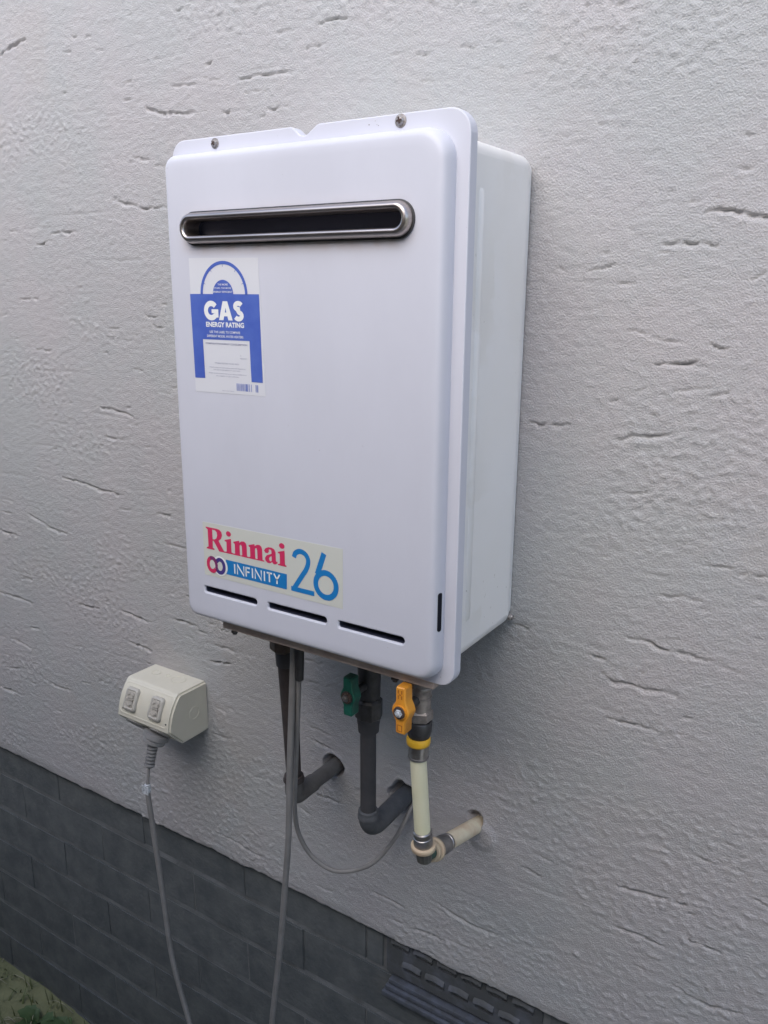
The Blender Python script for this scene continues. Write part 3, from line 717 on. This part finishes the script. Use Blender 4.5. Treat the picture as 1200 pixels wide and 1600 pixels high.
# GAS: heavy geometric capitals built from thick strokes
w = .0060
stroke([(.0650 + .0074 * math.cos(R(a)), .3604 + .0072 * math.sin(R(a))) for a in range(38, 331, 8)], .0055, Y3, p)
p.add(*quad(.0655, .0750, .3578, .3618, Y3)); p.add(*quad(.0702, .0750, .3535, .3600, Y3 - .00001))
p.add(*flat([[(.0755, .3510), (.0815, .3700), (.0878, .3700), (.0945, .3510), (.0885, .3510), (.0873, .3550), (.0829, .3550), (.0817, .3510)], [(.0840, .3588), (.0862, .3588), (.0851, .3635)]], Y3))
sp = arc(.1025, .3655, .0044, .0032, 25, 270, 14) + arc(.1025, .3564, .0048, .0032, 90, -150, 14)[1:]
sp = arc(.1026, .3652, .0044, .0029, 20, 262, 14) + arc(.1026, .3558, .0046, .0032, 80, -155, 14)
stroke(sp, .0048, Y3, p)
text_into(p, 'ENERGY RATING', .0568, .1096, .3438, .3490, Y3, .035)
text_into(p, 'USE THIS LABEL TO COMPARE', .0614, .1040, .3377, .3401, Y3, .01)
text_into(p, 'DIFFERENT MODEL WATER HEATERS', .0575, .1080, .3334, .3358, Y3, .01)
text_into(p, 'THE MORE', .0755, .0895, .3855, .3874, Y3, .01)
text_into(p, 'STARS, THE MORE', .0708, .0940, .3819, .3837, Y3, .01)
text_into(p, 'ENERGY EFFICIENT', .0692, .0956, .3783, .3801, Y3, .01)
p.build('white_lettering', M['white_ink'], label)
p = MB()
text_into(p, 'COMPARATIVE ENERGY CONSUMPTION', .0546, .1128, .3260, .3278, Y2, .03)
text_into(p, 'At', .1027, .1040, .3152, .3166, Y2); text_into(p, 'GJ/year', .1027, .1120, .3122, .3137, Y2)
text_into(p, 'WHEN TESTED TO AS 4552', .0665, .1003, .3062, .3076, Y2)
text_into(p, 'Actual energy use and running costs will depend on', .0586, .1090, .3016, .3030, Y2)
text_into(p, 'how you use the appliance in your home', .0647, .1019, .2992, .3006, Y2)
text_into(p, 'Details of the test procedures and rating available from', .0575, .1103, .2955, .2969, Y2)
text_into(p, 'the supplier or gas authority', .0678, .0997, .2930, .2944, Y2)
text_into(p, 'Approval label', .0754, .0922, .2779, .2791, Y2)
p.build('grey_lettering', M['grey_ink'], label)

# ------------------------------------------------------------------ maker's sticker (print)
lb = MB(); paper = [(.0366, .1290), (.2308, .1304), (.2304, .0661), (.0363, .0662)]
lb.add(*loft([[(a, Y1, b) for a, b in paper], [(a, YP, b) for a, b in paper]], True, False))
sticker = lb.build('maker_sticker', M['sticker'], heater, label='cream sticker with red name and large blue 26')
def P_(s): return [tuple(float(k) / 1000 for k in q.split(',')) for q in s.split()]
Ro = P_('41.3,122.5 44.1,121.2 44.4,101.0 41.3,99.6 41.2,98.3 53.4,98.3 53.5,99.6 50.9,100.6 51.1,109.0 52.6,109.0 60.5,97.9 69.4,97.9 69.3,99.2 67.9,99.4 60.2,110.3 64.1,113.2 65.9,117.2 65.1,121.2 61.8,123.4 57.1,123.8 41.3,123.8')
Rh = P_('51.1,121.9 55.2,121.8 58.0,119.8 58.5,116.0 57.0,112.4 53.9,110.8 51.1,110.6')
i1 = P_('69.4,112.9 79.1,115.6 79.2,99.8 82.2,99.4 82.2,98.0 69.0,98.0 69.2,99.2 72.1,99.8 72.2,111.0 69.6,111.6')
n1 = P_('82.5,113.0 91.2,115.6 91.4,113.4 94.6,115.4 98.2,115.8 100.9,114.3 101.9,111.6 102.0,99.6 104.4,99.2 104.4,98.0 92.9,98.0 92.9,99.1 95.0,99.6 94.8,109.4 93.7,111.5 92.0,110.9 91.6,109.0 91.7,99.7 92.6,99.2 92.6,98.0 82.3,98.0 82.3,99.2 84.5,99.8 84.6,110.9 82.7,111.5')
ao = P_('126.8,110.9 128.8,113.6 132.7,115.4 137.6,115.7 141.3,114.3 142.9,111.1 143.0,102.1 144.0,100.9 145.3,101.5 145.0,99.4 142.0,97.7 139.3,97.9 137.7,99.5 134.7,97.6 131.0,97.7 128.3,99.8 127.9,102.8 130.2,105.9 135.7,108.2 137.2,109.1 137.0,112.3 135.1,113.5 133.2,112.7 133.6,110.8 131.9,108.5 128.6,108.4')
ah = P_('137.2,106.3 134.7,104.9 133.5,102.7 134.3,100.5 135.9,99.9 137.2,101.2')
i2 = P_('146.0,112.6 155.2,115.4 155.4,99.6 157.5,99.2 157.4,97.8 145.7,97.8 145.9,99.2 148.4,99.7 148.6,111.0 146.3,111.4')
p = MB()
p.add(*flat([Ro, Rh], Y2)); p.add(*flat([i1], Y2)); p.add(*flat([n1], Y2)); p.add(*flat([[(a + .0222, b) for a, b in n1]], Y2))
p.add(*flat([ao, ah], Y2)); p.add(*flat([i2], Y2))
for cx, cz in ((.0757, .1208), (.1517, .1201)): p.add(*flat([[(cx + .0037 * math.cos(R(a)), cz + .0031 * math.sin(R(a))) for a in range(0, 360, 20)]], Y2))
p.build('red_lettering', M['red_ink'], sticker)
p = MB(); p.add(*flat([[(.0700, .0902), (.1577, .0897), (.1573, .0724), (.0700, .0729)]], Y2))
stroke(smooth_path([(a, b, 0) for a, b in ((.1678, .1105), (.1696, .1150), (.1732, .1176), (.1775, .1184), (.1830, .1165), (.1865, .1115), (.1862, .1055), (.1830, .0985), (.1780, .0915), (.1668, .0752))], 4), .0056, Y2, p)
p.add(*quad(.1632, .1942, .0726, .0779, Y2 - .00004))
stroke([(.2073, .1216), (.1983, .0975)], .0064, Y2, p)
stroke([(.2093 + .0131 * math.cos(R(a)), .0877 + .0133 * math.sin(R(a))) for a in range(0, 360, 10)], .0062, Y2 - .00004, p, True)
p.build('blue_print', M['blue_ink'], sticker)
p = MB()      # white ring behind the loops, and the INFINITY lettering
p.add(*flat([[(.0612 + .0113 * math.cos(R(a)), .0808 + .0116 * math.sin(R(a))) for a in range(0, 360, 12)]], Y3))
def ln(*q, w=.0019): stroke([(a / 1000, b / 1000) for a, b in q], w, Y3, p)
ln((83.2, 87.2), (83.2, 76.0)); ln((87.2, 76), (87.2, 87.2), (96.8, 76), (96.8, 87.2), w=.0017)
ln((100.0, 87.2), (100.0, 76)); ln((100, 86.4), (105.6, 86.4)); ln((100, 81.6), (105.0, 81.6))
ln((109.2, 87.2), (109.2, 76)); ln((113.2, 76), (113.2, 87.2), (122.0, 76), (122.0, 87.2), w=.0017)
ln((126.4, 87.2), (126.4, 76)); ln((129.8, 86.4), (137.2, 86.4)); ln((133.4, 86.4), (133.4, 76))
ln((139.8, 87.2), (143.9, 81.2), (147.8, 87.2), w=.0019); ln((143.9, 81.8), (143.9, 76))
p.build('white_lettering', M['white_ink'], sticker)
# loops of the infinity sign
Y4 = Y3 - .00015
def seg(cx, cz, a0, a1, m, nm, yy=Y4):
    q = MB(); stroke(arc(cx, cz, .0062, .0077, a0, a1, 20), .0045, yy, q); q.build(nm, m, sticker)
p = MB(); p.add(*flat([arc(.0492, .0806, .0041, .0058, 0, 345, 20)], Y4 + .0001)); p.build('sticker_patch', M['sticker'], sticker)
p = MB(); p.add(*flat([arc(.0612, .0806, .0041, .0058, 0, 345, 20)], Y4 + .0001)); p.build('sticker_patch', M['sticker'], sticker)
seg(.0492, .0806, 120, 325, M['red_ink'], 'red_loop')
seg(.0492, .0806, 30, 120, M['purple'], 'purple_loop')
q = MB(); stroke([(.0551, .0848), (.0560, .0806), (.0552, .0768)], .0037, Y4 - .0001, q)
stroke([(.0546, .0860), (.0557, .0806), (.0560, .0760)], .0037, Y4 - .0002, q); q.build('purple_loop', M['purple'], sticker)
seg(.0612, .0806, 205, 508, M['violet'], 'violet_loop')

# ================================================================== PIPES AND VALVES
def hexnut(a, b, r, n=6, ch=.0015):
    L = (Vector(b) - Vector(a)).length
    return turned(a, b, [(0, r - ch), (ch, r), (L - ch, r), (L, r - ch)], n)
def handle(parent, x, y, z, m, marks, ztop, zbot, w, lean=0.0):
    """butterfly handle: silhouette in x,z extruded along y, facing -y"""
    hw, r = w, .0104
    sil = []
    def side(sgn, zt):      # arm outline going up (sgn=1) or down
        return [(r * .86 * 1, sgn * r * .5), (hw * 1.02, sgn * r * 1.05), (hw * .98, zt - sgn * .0018), (hw * .80, zt)]
    up = side(1, ztop - z); dn = side(-1, zbot - z)
    right = list(reversed(dn)) + [(r, -r * .12), (r, r * .12)] + up
    left = [(-a, b) for a, b in reversed(right)]
    left = [(a if abs(b) < r else a * .92, b) for a, b in left]
    sil = [(x + a, z + b) for a, b in right + left]
    h = MB(); T = .0145
    h.add(*loft([ring3(offset_loop(sil, .0012), y - T / 2), ring3(sil, y - T / 2 + .0012), ring3(sil, y + T / 2 - .001), ring3(offset_loop(sil, .001), y + T / 2)], True, True))
    o = h.build('handle', m, parent, 30)
    c = MB(); c.add(*turned((x, y - T / 2 + .001, z), (x, y - T, z), [(0, .0078), (.0024, .0078), (.0024, .0062), (.0012, .0058)], 20)); c.build('boss', m if marks else M['gunmetal'], o, 40)
    c = MB(); c.add(*turned((x, y - T / 2 - .0001, z), (x, y - T, z), [(0, .0070), (.0027, .0066)], 16)); c.build('washer', M['rust'] , o, 40)
    c = MB(); c.add(*turned((x, y - T / 2, z), (x, y - T * 2, z), [(0, .0048), (.0042, .0044), (.0046, .0034)], 6)); c.add(*turned((x, y - T / 2, z), (x, y - T * 2, z), [(0, .0024), (.0060, .0023), (.0064, .0015)], 10)); c.build('spindle_nut', M['tape'] if marks else M['sleeve'], o, 30)
    if marks:
        k = MB(); k2 = MB(); yy = y - T / 2 - .00012
        for dz in (.0165, .0225):
            for dx in (-.0028, .0012): k.add(*quad(x + dx, x + dx + .0014, z + dz - .002, z + dz + .002, yy))
        k.add(*quad(x - .0014, x + .0012, z + .0187, z + .0199, yy - .00005))
        stroke([(x - .0028, z - .0150), (x + .0024, z - .0150), (x + .0024, z - .0215), (x - .0028, z - .0215)], .0010, yy, k2, True)
        k2.build('embossed_mark', M['orange_dark'], o)
        k.build('embossed_mark', M['orange_dark'], o)
    s = MB(); s.add(*turned((x, y + T / 2 - .001, z), (x, y + .06, z), [(0, .0055), (-.0 + .034, .0055)], 12)); s.build('valve_stem', M['gunmetal'], parent, 40)
    return o

# --- left, brown lagged pipe
p1 = empty('left_pipe', (.0715, -.0902, -.262), 'dark brown lagged pipe, leftmost of the three under the unit, behind the grey cords', 'pipe', 'pipes running from the wall up to the unit')
p1.name = 'water_pipe'
top, bot_ = (.0712, -.0985, -.0035), (.0715, -.0885, -.236)
m_ = MB(); m_.add(*tube([bot_, (.0715, -.0925, -.15), (.0713, -.0965, -.072)], [.0098, .0110, .0122], 20)); m_.build('lagging', M['lag_brown'], p1, 40)
m_ = MB(); m_.add(*turned((.0713, -.0968, -.076), (.0712, -.0985, -.040), [(0, .0120), (.001, .0136), (.014, .0140), (.034, .0140), (.036, .012)], 20)); m_.build('collar', M['lag_grey'], p1, 40)
m_ = MB(); m_.add(*hexnut((.0695, -.0995, -.056), (.0695, -.0995, -.033), .0178, 8, .004)); m_.build('union_nut', M['brass'], p1, 25)
m_ = MB(); m_.add(*turned((.0712, -.0985, -.036), (.0712, -.0985, 0), [(0, .0118), (.034, .0118)], 20)); m_.build('inlet_stub', M['lag_grey'], p1, 40)
e1 = (.0715, -.0878, -.2700)
m_ = MB(); m_.add(*tube(arc_bend((.0715, -.0885, -.240), e1, (.0717, -.048, -.2702), .0095), .0122, 22)); m_.build('elbow', M['elbow_grey'], p1, 40)
m_ = MB(); m_.add(*turned((.0715, -.0885, -.246), (.0715, -.0885, -.22), [(0, .0128), (.001, .0142), (.004, .0142), (.0055, .0130), (.0085, .0130), (.0095, .0112)], 22)); m_.build('collar', M['lag_brown'], p1, 40)
m_ = MB(); m_.add(*tube([(.0717, -.050, -.2702), (.0720, -.010, -.2702), (.0722, .018, -.2702)], [.0108, .0108, .0108], 20)); m_.build('wall_pipe', M['elbow_grey'], p1, 40)

# --- middle, charcoal lagged pipe with green valve
p2 = empty('water_pipe', (.187, -.084, -.26), 'charcoal lagged pipe with a green valve handle, middle of the three under the unit', 'pipe', 'pipes running from the wall up to the unit')
vx = .187
m_ = MB(); m_.add(*tube([(vx, -.0840, -.250), (vx, -.0845, -.125)], .0099, 22)); m_.build('lagging', M['lag_grey'], p2, 40)
m_ = MB(); m_.add(*turned((vx, -.0835, -.1395), (vx, -.0835, -.10), [(0, .0108), (.001, .0128), (.011, .0134), (.0125, .0140), (.020, .0146)], 22)); m_.build('collar', M['lag_grey'], p2, 40)
m_ = MB(); m_.add(*hexnut((vx, -.0830, -.1215), (vx, -.0830, -.0945), .0170, 8, .003)); m_.build('union_nut', M['gunmetal'], p2, 25)
m_ = MB(); m_.add(*turned((vx, -.0825, -.0960), (vx, -.0820, 0.0), [(0, .0125), (.006, .0138), (.040, .0142), (.044, .0152), (.066, .0152), (.068, .0140), (.094, .0140)], 22)); m_.build('valve_body', M['gunmetal'], p2, 40)
handle(p2, vx + .0003, -.1215, -.0745, M['green'], False, -.0497, -.0985, .0066)
e2 = (vx, -.0835, -.2805)
m_ = MB(); m_.add(*tube(arc_bend((vx, -.0840, -.252), e2, (vx + .0015, .016, -.2760), .026, 10), [.0122] + [.0124] * 5 + [.0126] * 3 + [.0128] * 4, 24)); m_.build('elbow', M['lag_elbow'], p2, 50)
m_ = MB(); m_.add(*turned((vx, -.0840, -.2600), (vx, -.0840, -.24), [(0, .0124), (.001, .0134), (.005, .0134), (.006, .0126), (.011, .0126), (.012, .0108)], 24)); m_.build('collar', M['lag_elbow'], p2, 40)

# --- right, cream gas pipe with yellow valve
p3 = empty('gas_pipe', (.297, -.1365, -.255), 'cream gas pipe with an orange-yellow valve handle, rightmost under the unit', 'pipe', 'pipes running from the wall up to the unit')
gxp = .297
def y3(z): return -.1372 - (z + .215) * -.105 if False else -.1370 - (z + .215) * .130
def q3(z, x=gxp): return (x, max(-.1525, y3(z)) if z < -.09 else -.1500, z)
m_ = MB(); m_.add(*tube([q3(-.204), q3(-.150), q3(-.098)], .0091, 22)); m_.build('pipe', M['cream_pipe'], p3, 40)
m_ = MB(); m_.add(*turned(q3(-.1055), q3(-.080), [(0, .0100), (.001, .0112), (.003, .0114), (.0035, .0106), (.010, .0106), (.0105, .0113), (.020, .0113)], 22)); m_.build('crimp_sleeve', M['sleeve'], p3, 40)
m_ = MB(); m_.add(*turned((gxp, -.1515, -.0885), (gxp, -.1515, -.07), [(0, .0110), (.001, .0124), (.003, .0130), (.008, .0130), (.0095, .0120)], 24)); m_.build('ring', M['yellow'], p3, 50, label='yellow plastic ring')
m_ = MB(); m_.add(*turned((gxp, -.1505, -.0815), (gxp, -.1495, -.055), [(0, .0105), (.004, .0122), (.010, .0136), (.0195, .0138), (.021, .0128)], 24)); m_.build('coupling', M['gunmetal'], p3, 40)
m_ = MB(); m_.add(*hexnut((gxp, -.1490, -.0610), (gxp, -.1490, -.0470), .0140, 6, .0025)); m_.build('union_nut', M['bronze'], p3, 25)
m_ = MB(); m_.add(*turned((gxp, -.1485, -.048), (gxp, -.1480, 0.0), [(0, .0118), (.003, .0112), (.014, .0112), (.0145, .0118), (.0165, .0120), (.017, .0112), (.022, .0112), (.023, .0118), (.0245, .0124), (.0265, .0124), (.028, .0118), (.030, .0128), (.046, .0128)], 24)); m_.build('valve_body', M['bronze'], p3, 40)
handle(p3, gxp - .0004, -.1822, -.0338, M['orange'], True, -.0062, -.0585, .0060)
s = MB(); s.add(*bbox(gxp - .004, gxp + .0085, -.176, -.160, -.012, -.001, .001)); s.build('valve_stop', M['gunmetal'], p3, 40)
# bottom fitting
m_ = MB(); m_.add(*turned(q3(-.2240), q3(-.195), [(0, .0106), (.004, .0110), (.014, .0110), (.0145, .0104), (.017, .0104), (.0175, .0108), (.0215, .0108), (.0225, .0098)], 22)); m_.build('crimp_sleeve', M['sleeve'], p3, 40)
def annulus(c, d, r0, r1, h):
    c = Vector(c); d = Vector(d).normalized(); u, w = frame_of(d); n = 28
    L = [(r0, -h), (r1 - .0006, -h), (r1, -h + .0006), (r1, h - .0006), (r1 - .0006, h), (r0, h), (r0, -h)]
    return loft([[tuple(c + d * t + (u * math.cos(2 * math.pi * k / n) + w * math.sin(2 * math.pi * k / n)) * q) for k in range(n)] for q, t in L])
arm0 = Vector((gxp, -.1355, -.2375)); arm1 = Vector((.2965, .004, -.2800)); ad = (arm1 - arm0).normalized()
m_ = MB(); m_.add(*annulus(q3(-.2245), (0, -.1, 1), .0108, .0141, .0030)); m_.build('ring', M['cream_ring'], p3, 50, label='cream plastic ring')
m_ = MB(); n = 24; loops = []
for z, r_ in ((-.2460, .0070), (-.2445, .0086), (-.2280, .0098), (-.2230, .0098)):
    c = Vector(q3(z)); loops.append([tuple(c + Vector((math.cos(2 * math.pi * k / n), math.sin(2 * math.pi * k / n), 0)) * (r_ - (.0005 if k % 2 else 0))) for k in range(n)])
m_.add(*loft(loops, True, True)); m_.build('elbow', M['fitting'], p3, 20)
m_ = MB(); m_.add(*turned(arm0, arm1, [(0, .0075), (.014, .0080), (.024, .0085)], 18)); m_.build('elbow_arm', M['verdigris'], p3, 40)
for t, q in ((.0200, .0120), (.0275, .0136)):
    m_ = MB(); m_.add(*annulus(arm0 + ad * t, ad, .0085, q, .0028)); m_.build('ring', M['cream_ring'], p3, 50)
m_ = MB(); m_.add(*turned(arm0 + ad * .030, arm1, [(0, .0100), (.004, .0106), (.014, .0106), (.015, .0114), (.020, .0114), (.021, .0104), (.026, .0104), (.0265, .0110), (.030, .0110), (.031, .0102)], 22)); m_.build('crimp_sleeve', M['sleeve'], p3, 40)
m_ = MB(); m_.add(*tube([arm0 + ad * .058, arm0 + ad * .10, arm1, arm1 + ad * .012], .0099, 22)); m_.build('wall_pipe', M['cream_stained'], p3, 40, label='stained cream pipe stub entering the wall')

# ================================================================== POWER OUTLET
gpo = empty('power_outlet', (-.230, 0, -.247), 'cream double switched outdoor power outlet left of the pipes', 'power outlet')
GA, GB = -.2885, -.1730
side = [(-.0005, -.2057), (-.0520, -.2050), (-.0556, -.2055), (-.0580, -.2075), (-.0640, -.2148), (-.0703, -.2245), (-.0748, -.2345), (-.0780, -.2455), (-.0800, -.2560), (-.0805, -.2592), (-.0798, -.2605), (-.0535, -.2880), (-.0515, -.2888), (-.0005, -.2888)]
bm = bmesh.new()
L0 = [bm.verts.new((GA, y, z)) for y, z in side]; L1 = [bm.verts.new((GB, y, z)) for y, z in side]
bm.faces.new(L0); bm.faces.new(list(reversed(L1)))
n = len(side)
for i in range(n): bm.faces.new((L0[i], L0[(i + 1) % n], L1[(i + 1) % n], L1[i]))
bmesh.ops.recalc_face_normals(bm, faces=bm.faces)
ed = [e for e in bm.edges if abs(e.verts[0].co.x - e.verts[1].co.x) < 1e-6 and not (e.verts[0].co.y > -.001 and e.verts[1].co.y > -.001)]
bmesh.ops.bevel(bm, geom=ed, offset=.0032, segments=3, affect='EDGES')
bm.verts.index_update()
o = mesh_obj('housing', [tuple(v.co) for v in bm.verts], [tuple(x.index for x in f.verts) for f in bm.faces], M['gpo'], gpo, 35); bm.free()
housing = o
# front face frame: origin on top edge, s down the slope
FO = Vector((0, -.0580, -.2075)); FE = Vector((0, -.0802, -.2570)); FD = (FE - FO).normalized(); FN = Vector((0, FD.z, -FD.y))
if FN.y > 0: FN = -FN
def bulge(s): L = (FE - FO).length; return .0032 * math.sin(math.pi * min(max(s / L, 0), 1))
def fp(x, s, h): return tuple(Vector((x, 0, 0)) + Vector((0, FO.y, FO.z)) + FD * s + FN * (h + bulge(s)))
# raised rim round the face
rim_o = rrect(GA + .0036, GB - .0036, -.0548, -.0005, .006, 5); rim_i = rrect(GA + .0075, GB - .0075, -.0490, -.0045, .006, 5)
def face_loop(l, h): return [fp(x, -s, h) for x, s in l]
r_ = MB(); r_.add(*loft([face_loop(rim_o, -.0012), face_loop(offset_loop(rim_o, .0010), -.0002), face_loop(offset_loop(rim_i, -.0022), .0010), face_loop(offset_loop(rim_i, -.0008), .0008), face_loop(rim_i, -.0008)]))
r_.build('rim', M['gpo'], housing, 50)
def switch(x, s0):
    W_, H_ = .0262, .0362; grp = MB()
    o_ = rrect(x, x + W_, -(s0 + H_), -s0, .006, 6)
    grp.add(*loft([face_loop(o_, -.001), face_loop(o_, .0042), face_loop(offset_loop(o_, .0012), .0060), face_loop(offset_loop(o_, .0040), .0066), face_loop(offset_loop(o_, .0050), .0052), face_loop(offset_loop(o_, .0060), .0048)], False, True))
    b = grp.build('switch', M['switch_body'], gpo, 50)
    k = MB(); cx = x + W_ / 2; cs_ = s0 + H_ / 2
    def bar(p, q, w_, h0, h1):
        a = Vector(p); c = Vector(q); d = (c - a).normalized() * 1; nn = Vector((-d.y, d.x)) * w_ / 2
        cor = [a + nn, c + nn, c - nn, a - nn]
        k.add(*loft([[fp(v.x, v.y, h0) for v in cor], [fp(v.x, v.y, h1) for v in cor]], False, True))
    bar((cx - .0072, cs_), (cx + .0072, cs_), .0015, .0045, .0076)
    for sg in (-1, 1):
        bar((cx - .0058, cs_ + sg * .0062), (cx, cs_ + sg * .0100), .0020, .0045, .0079)
        bar((cx + .0058, cs_ + sg * .0062), (cx, cs_ + sg * .0100), .0020, .0045, .0078)
    k.build('arrow_ridge', M['switch'], b, 30)
    pd = MB()
    for sg in (-1, 1):
        q = rrect(cx - .0066, cx + .0066, -(cs_ + sg * .0066) - .0050, -(cs_ + sg * .0066) + .0050, .002, 3)
        pd.add(*loft([face_loop(q, .0046), face_loop(offset_loop(q, .0006), .0060)], False, True))
    pd.build('rocker', M['switch'], b, 40)
switch(-.2733, .0085); switch(-.2185, .0085)
for x, s in ((-.2760, .0435), (-.1815, .0438)):
    m_ = MB(); m_.add(*turned(fp(x, s, -.001), fp(x, s, .01), [(0, .0022), (.0015, .0020), (.0018, .0012)], 10)); m_.build('screw', M['gunmetal'], gpo, 40)
# knockout rings on top and side
for x, y, r_ in ((-.2600, -.0220, .0075), (-.2120, -.0200, .0120), (-.2360, -.0190, .0040)):
    m_ = MB(); u0 = []
    L = [(r_ - .0006, -.0003), (r_ - .0003, .0005), (r_ + .0003, .0005), (r_ + .0006, -.0003)]
    m_.add(*loft([[(x + q * math.cos(2 * math.pi * k / 28), y + q * math.sin(2 * math.pi * k / 28) * .9, -.2057 + .0004 + h) for k in range(28)] for q, h in L])); m_.build('knockout', M['gpo'], housing, 60)
m_ = MB(); L = [(.0094, -.0003), (.0097, .0005), (.0103, .0005), (.0106, -.0003)]
m_.add(*loft([[(GB + .0001 + h, -.028 + q * math.cos(2 * math.pi * k / 28), -.247 + q * math.sin(2 * math.pi * k / 28)) for k in range(28)] for q, h in L])); m_.build('knockout', M['gpo'], housing, 60)
# socket shrouds on the sloping underside
SN = Vector((0, -.7288, -.6847)); SO = Vector((0, -.0660, -.2742))
for x in (-.2605, -.2085):
    c = Vector((x, SO.y, SO.z)) - SN * .001
    m_ = MB(); m_.add(*turned(c, c + SN, [(0, .0185), (.003, .0185), (.0038, .0175)], 26)); m_.build('socket', M['gpo_grey'], gpo, 40)
# plug with its cord
cord = empty('power_cord', (-.2200, -.080, -.300), 'grey power cord with plug looping from the outlet down and back up to the unit', 'power cord')
pc = Vector((-.2170, -.0640, -.2765))
pd_ = Vector((-.22, -.36, -.90)).normalized()
m_ = MB(); m_.add(*turned(pc, pc + pd_, [(0, .0175), (.0012, .0205), (.0085, .0205), (.0098, .0178), (.0110, .0172), (.0128, .0178), (.0170, .0172), (.0190, .0120), (.0200, .0085)], 30))
plug = m_.build('plug', M['plug'], cord, 40)
rp = pc + pd_ * .019; rd = (Vector((-.2200, -.0830, -.3290)) - rp).normalized(); Ls = (Vector((-.2200, -.0830, -.3290)) - rp).length
prof = [(0, .0084)]; k = 7
for i in range(k):
    t0 = Ls * i / k; st_ = Ls / k; rr_ = .0084 - .0010 * i / k + (.0008 if i == k - 1 else 0)
    prof += [(t0 + .0002, rr_), (t0 + st_ * .60, rr_), (t0 + st_ * .64, rr_ * .55), (t0 + st_ * .98, rr_ * .55)]
prof += [(Ls, .006), (Ls + .001, .004)]
m_ = MB(); m_.add(*turned(rp, rp + rd, prof, 22)); m_.build('strain_relief', M['plug'], cord, 35)
end = rp + rd * Ls
pathL = smooth_path([tuple(end), (-.2205, -.0880, -.3600), (-.2183, -.090, -.3760), (-.2119, -.090, -.4363), (-.2003, -.090, -.5485), (-.1882, -.090, -.6647), (-.1574, -.090, -.7745), (-.10, -.10, -.92), (-.03, -.11, -.965), (.02, -.118, -.88), (.038, -.1235, -.75), (.0513, -.125, -.6236), (.0710, -.125, -.4831), (.0848, -.125, -.3581), (.0909, -.125, -.2947), (.0957, -.125, -.20), (.1015, -.125, -.1094), (.1060, -.125, -.040), (.1066, -.125, -.006)], 7)
radii = [.0022 + (.0042 - .0022) * min(1, max(0, (i - 4) / 6)) for i in range(len(pathL))]
m_ = MB(); m_.add(*tube(pathL, radii, 12)); m_.build('cable', M['cord'], cord, 60)
m_ = MB(); m_.add(*turned((-.2205, -.0882, -.3560), (-.2190, -.0895, -.371), [(0, .0042), (.0005, .0050), (.0130, .0050), (.0135, .0042)], 14)); m_.build('tape_band', M['tape'], cord, 40, label='silver tape band')
m_ = MB(); m_.add(*bbox(-.2265, -.2130, -.0945, -.0935, -.3700, -.3560, .0004)); m_.build('tape_flag', M['tape'], cord)
# thin control cable
dc = empty('control_cable', (.114, -.12, -.036), 'thin grey control cable curving from under the unit into the middle pipe hole', 'cable')
pathB = smooth_path([(.1150, -.125, -.006), (.1145, -.125, -.040), (.1073, -.120, -.1101), (.0930, -.110, -.2092), (.0815, -.10, -.275), (.0781, -.09, -.3209), (.0902, -.080, -.357), (.1149, -.070, -.3761), (.1396, -.060, -.375), (.1692, -.050, -.3578), (.1897, -.035, -.3291), (.2005, -.020, -.3020), (.2030, -.004, -.2850), (.2020, .014, -.2790)], 6)
m_ = MB(); m_.add(*tube(pathB, .0031, 10)); m_.build('sheath', M['cord'], dc, 60)
m_ = MB(); m_.add(*turned((.1110, -.1250, -.0130), (.1110, -.1250, 0), [(0, .0085), (.001, .0110), (.004, .0120), (.006, .0150), (.009, .0150)], 20)); m_.build('cable_gland', M['under'], heater, 40)
m_ = MB(); m_.add(*tube([(.1135, -.1235, -.012), (.1133, -.1235, -.045), (.1120, -.1225, -.075)], [.0062, .0060, .0050], 14)); m_.build('cable_shade', M['gunmetal'], heater, 50)  # dark tube stands in for the shaded top of the cable
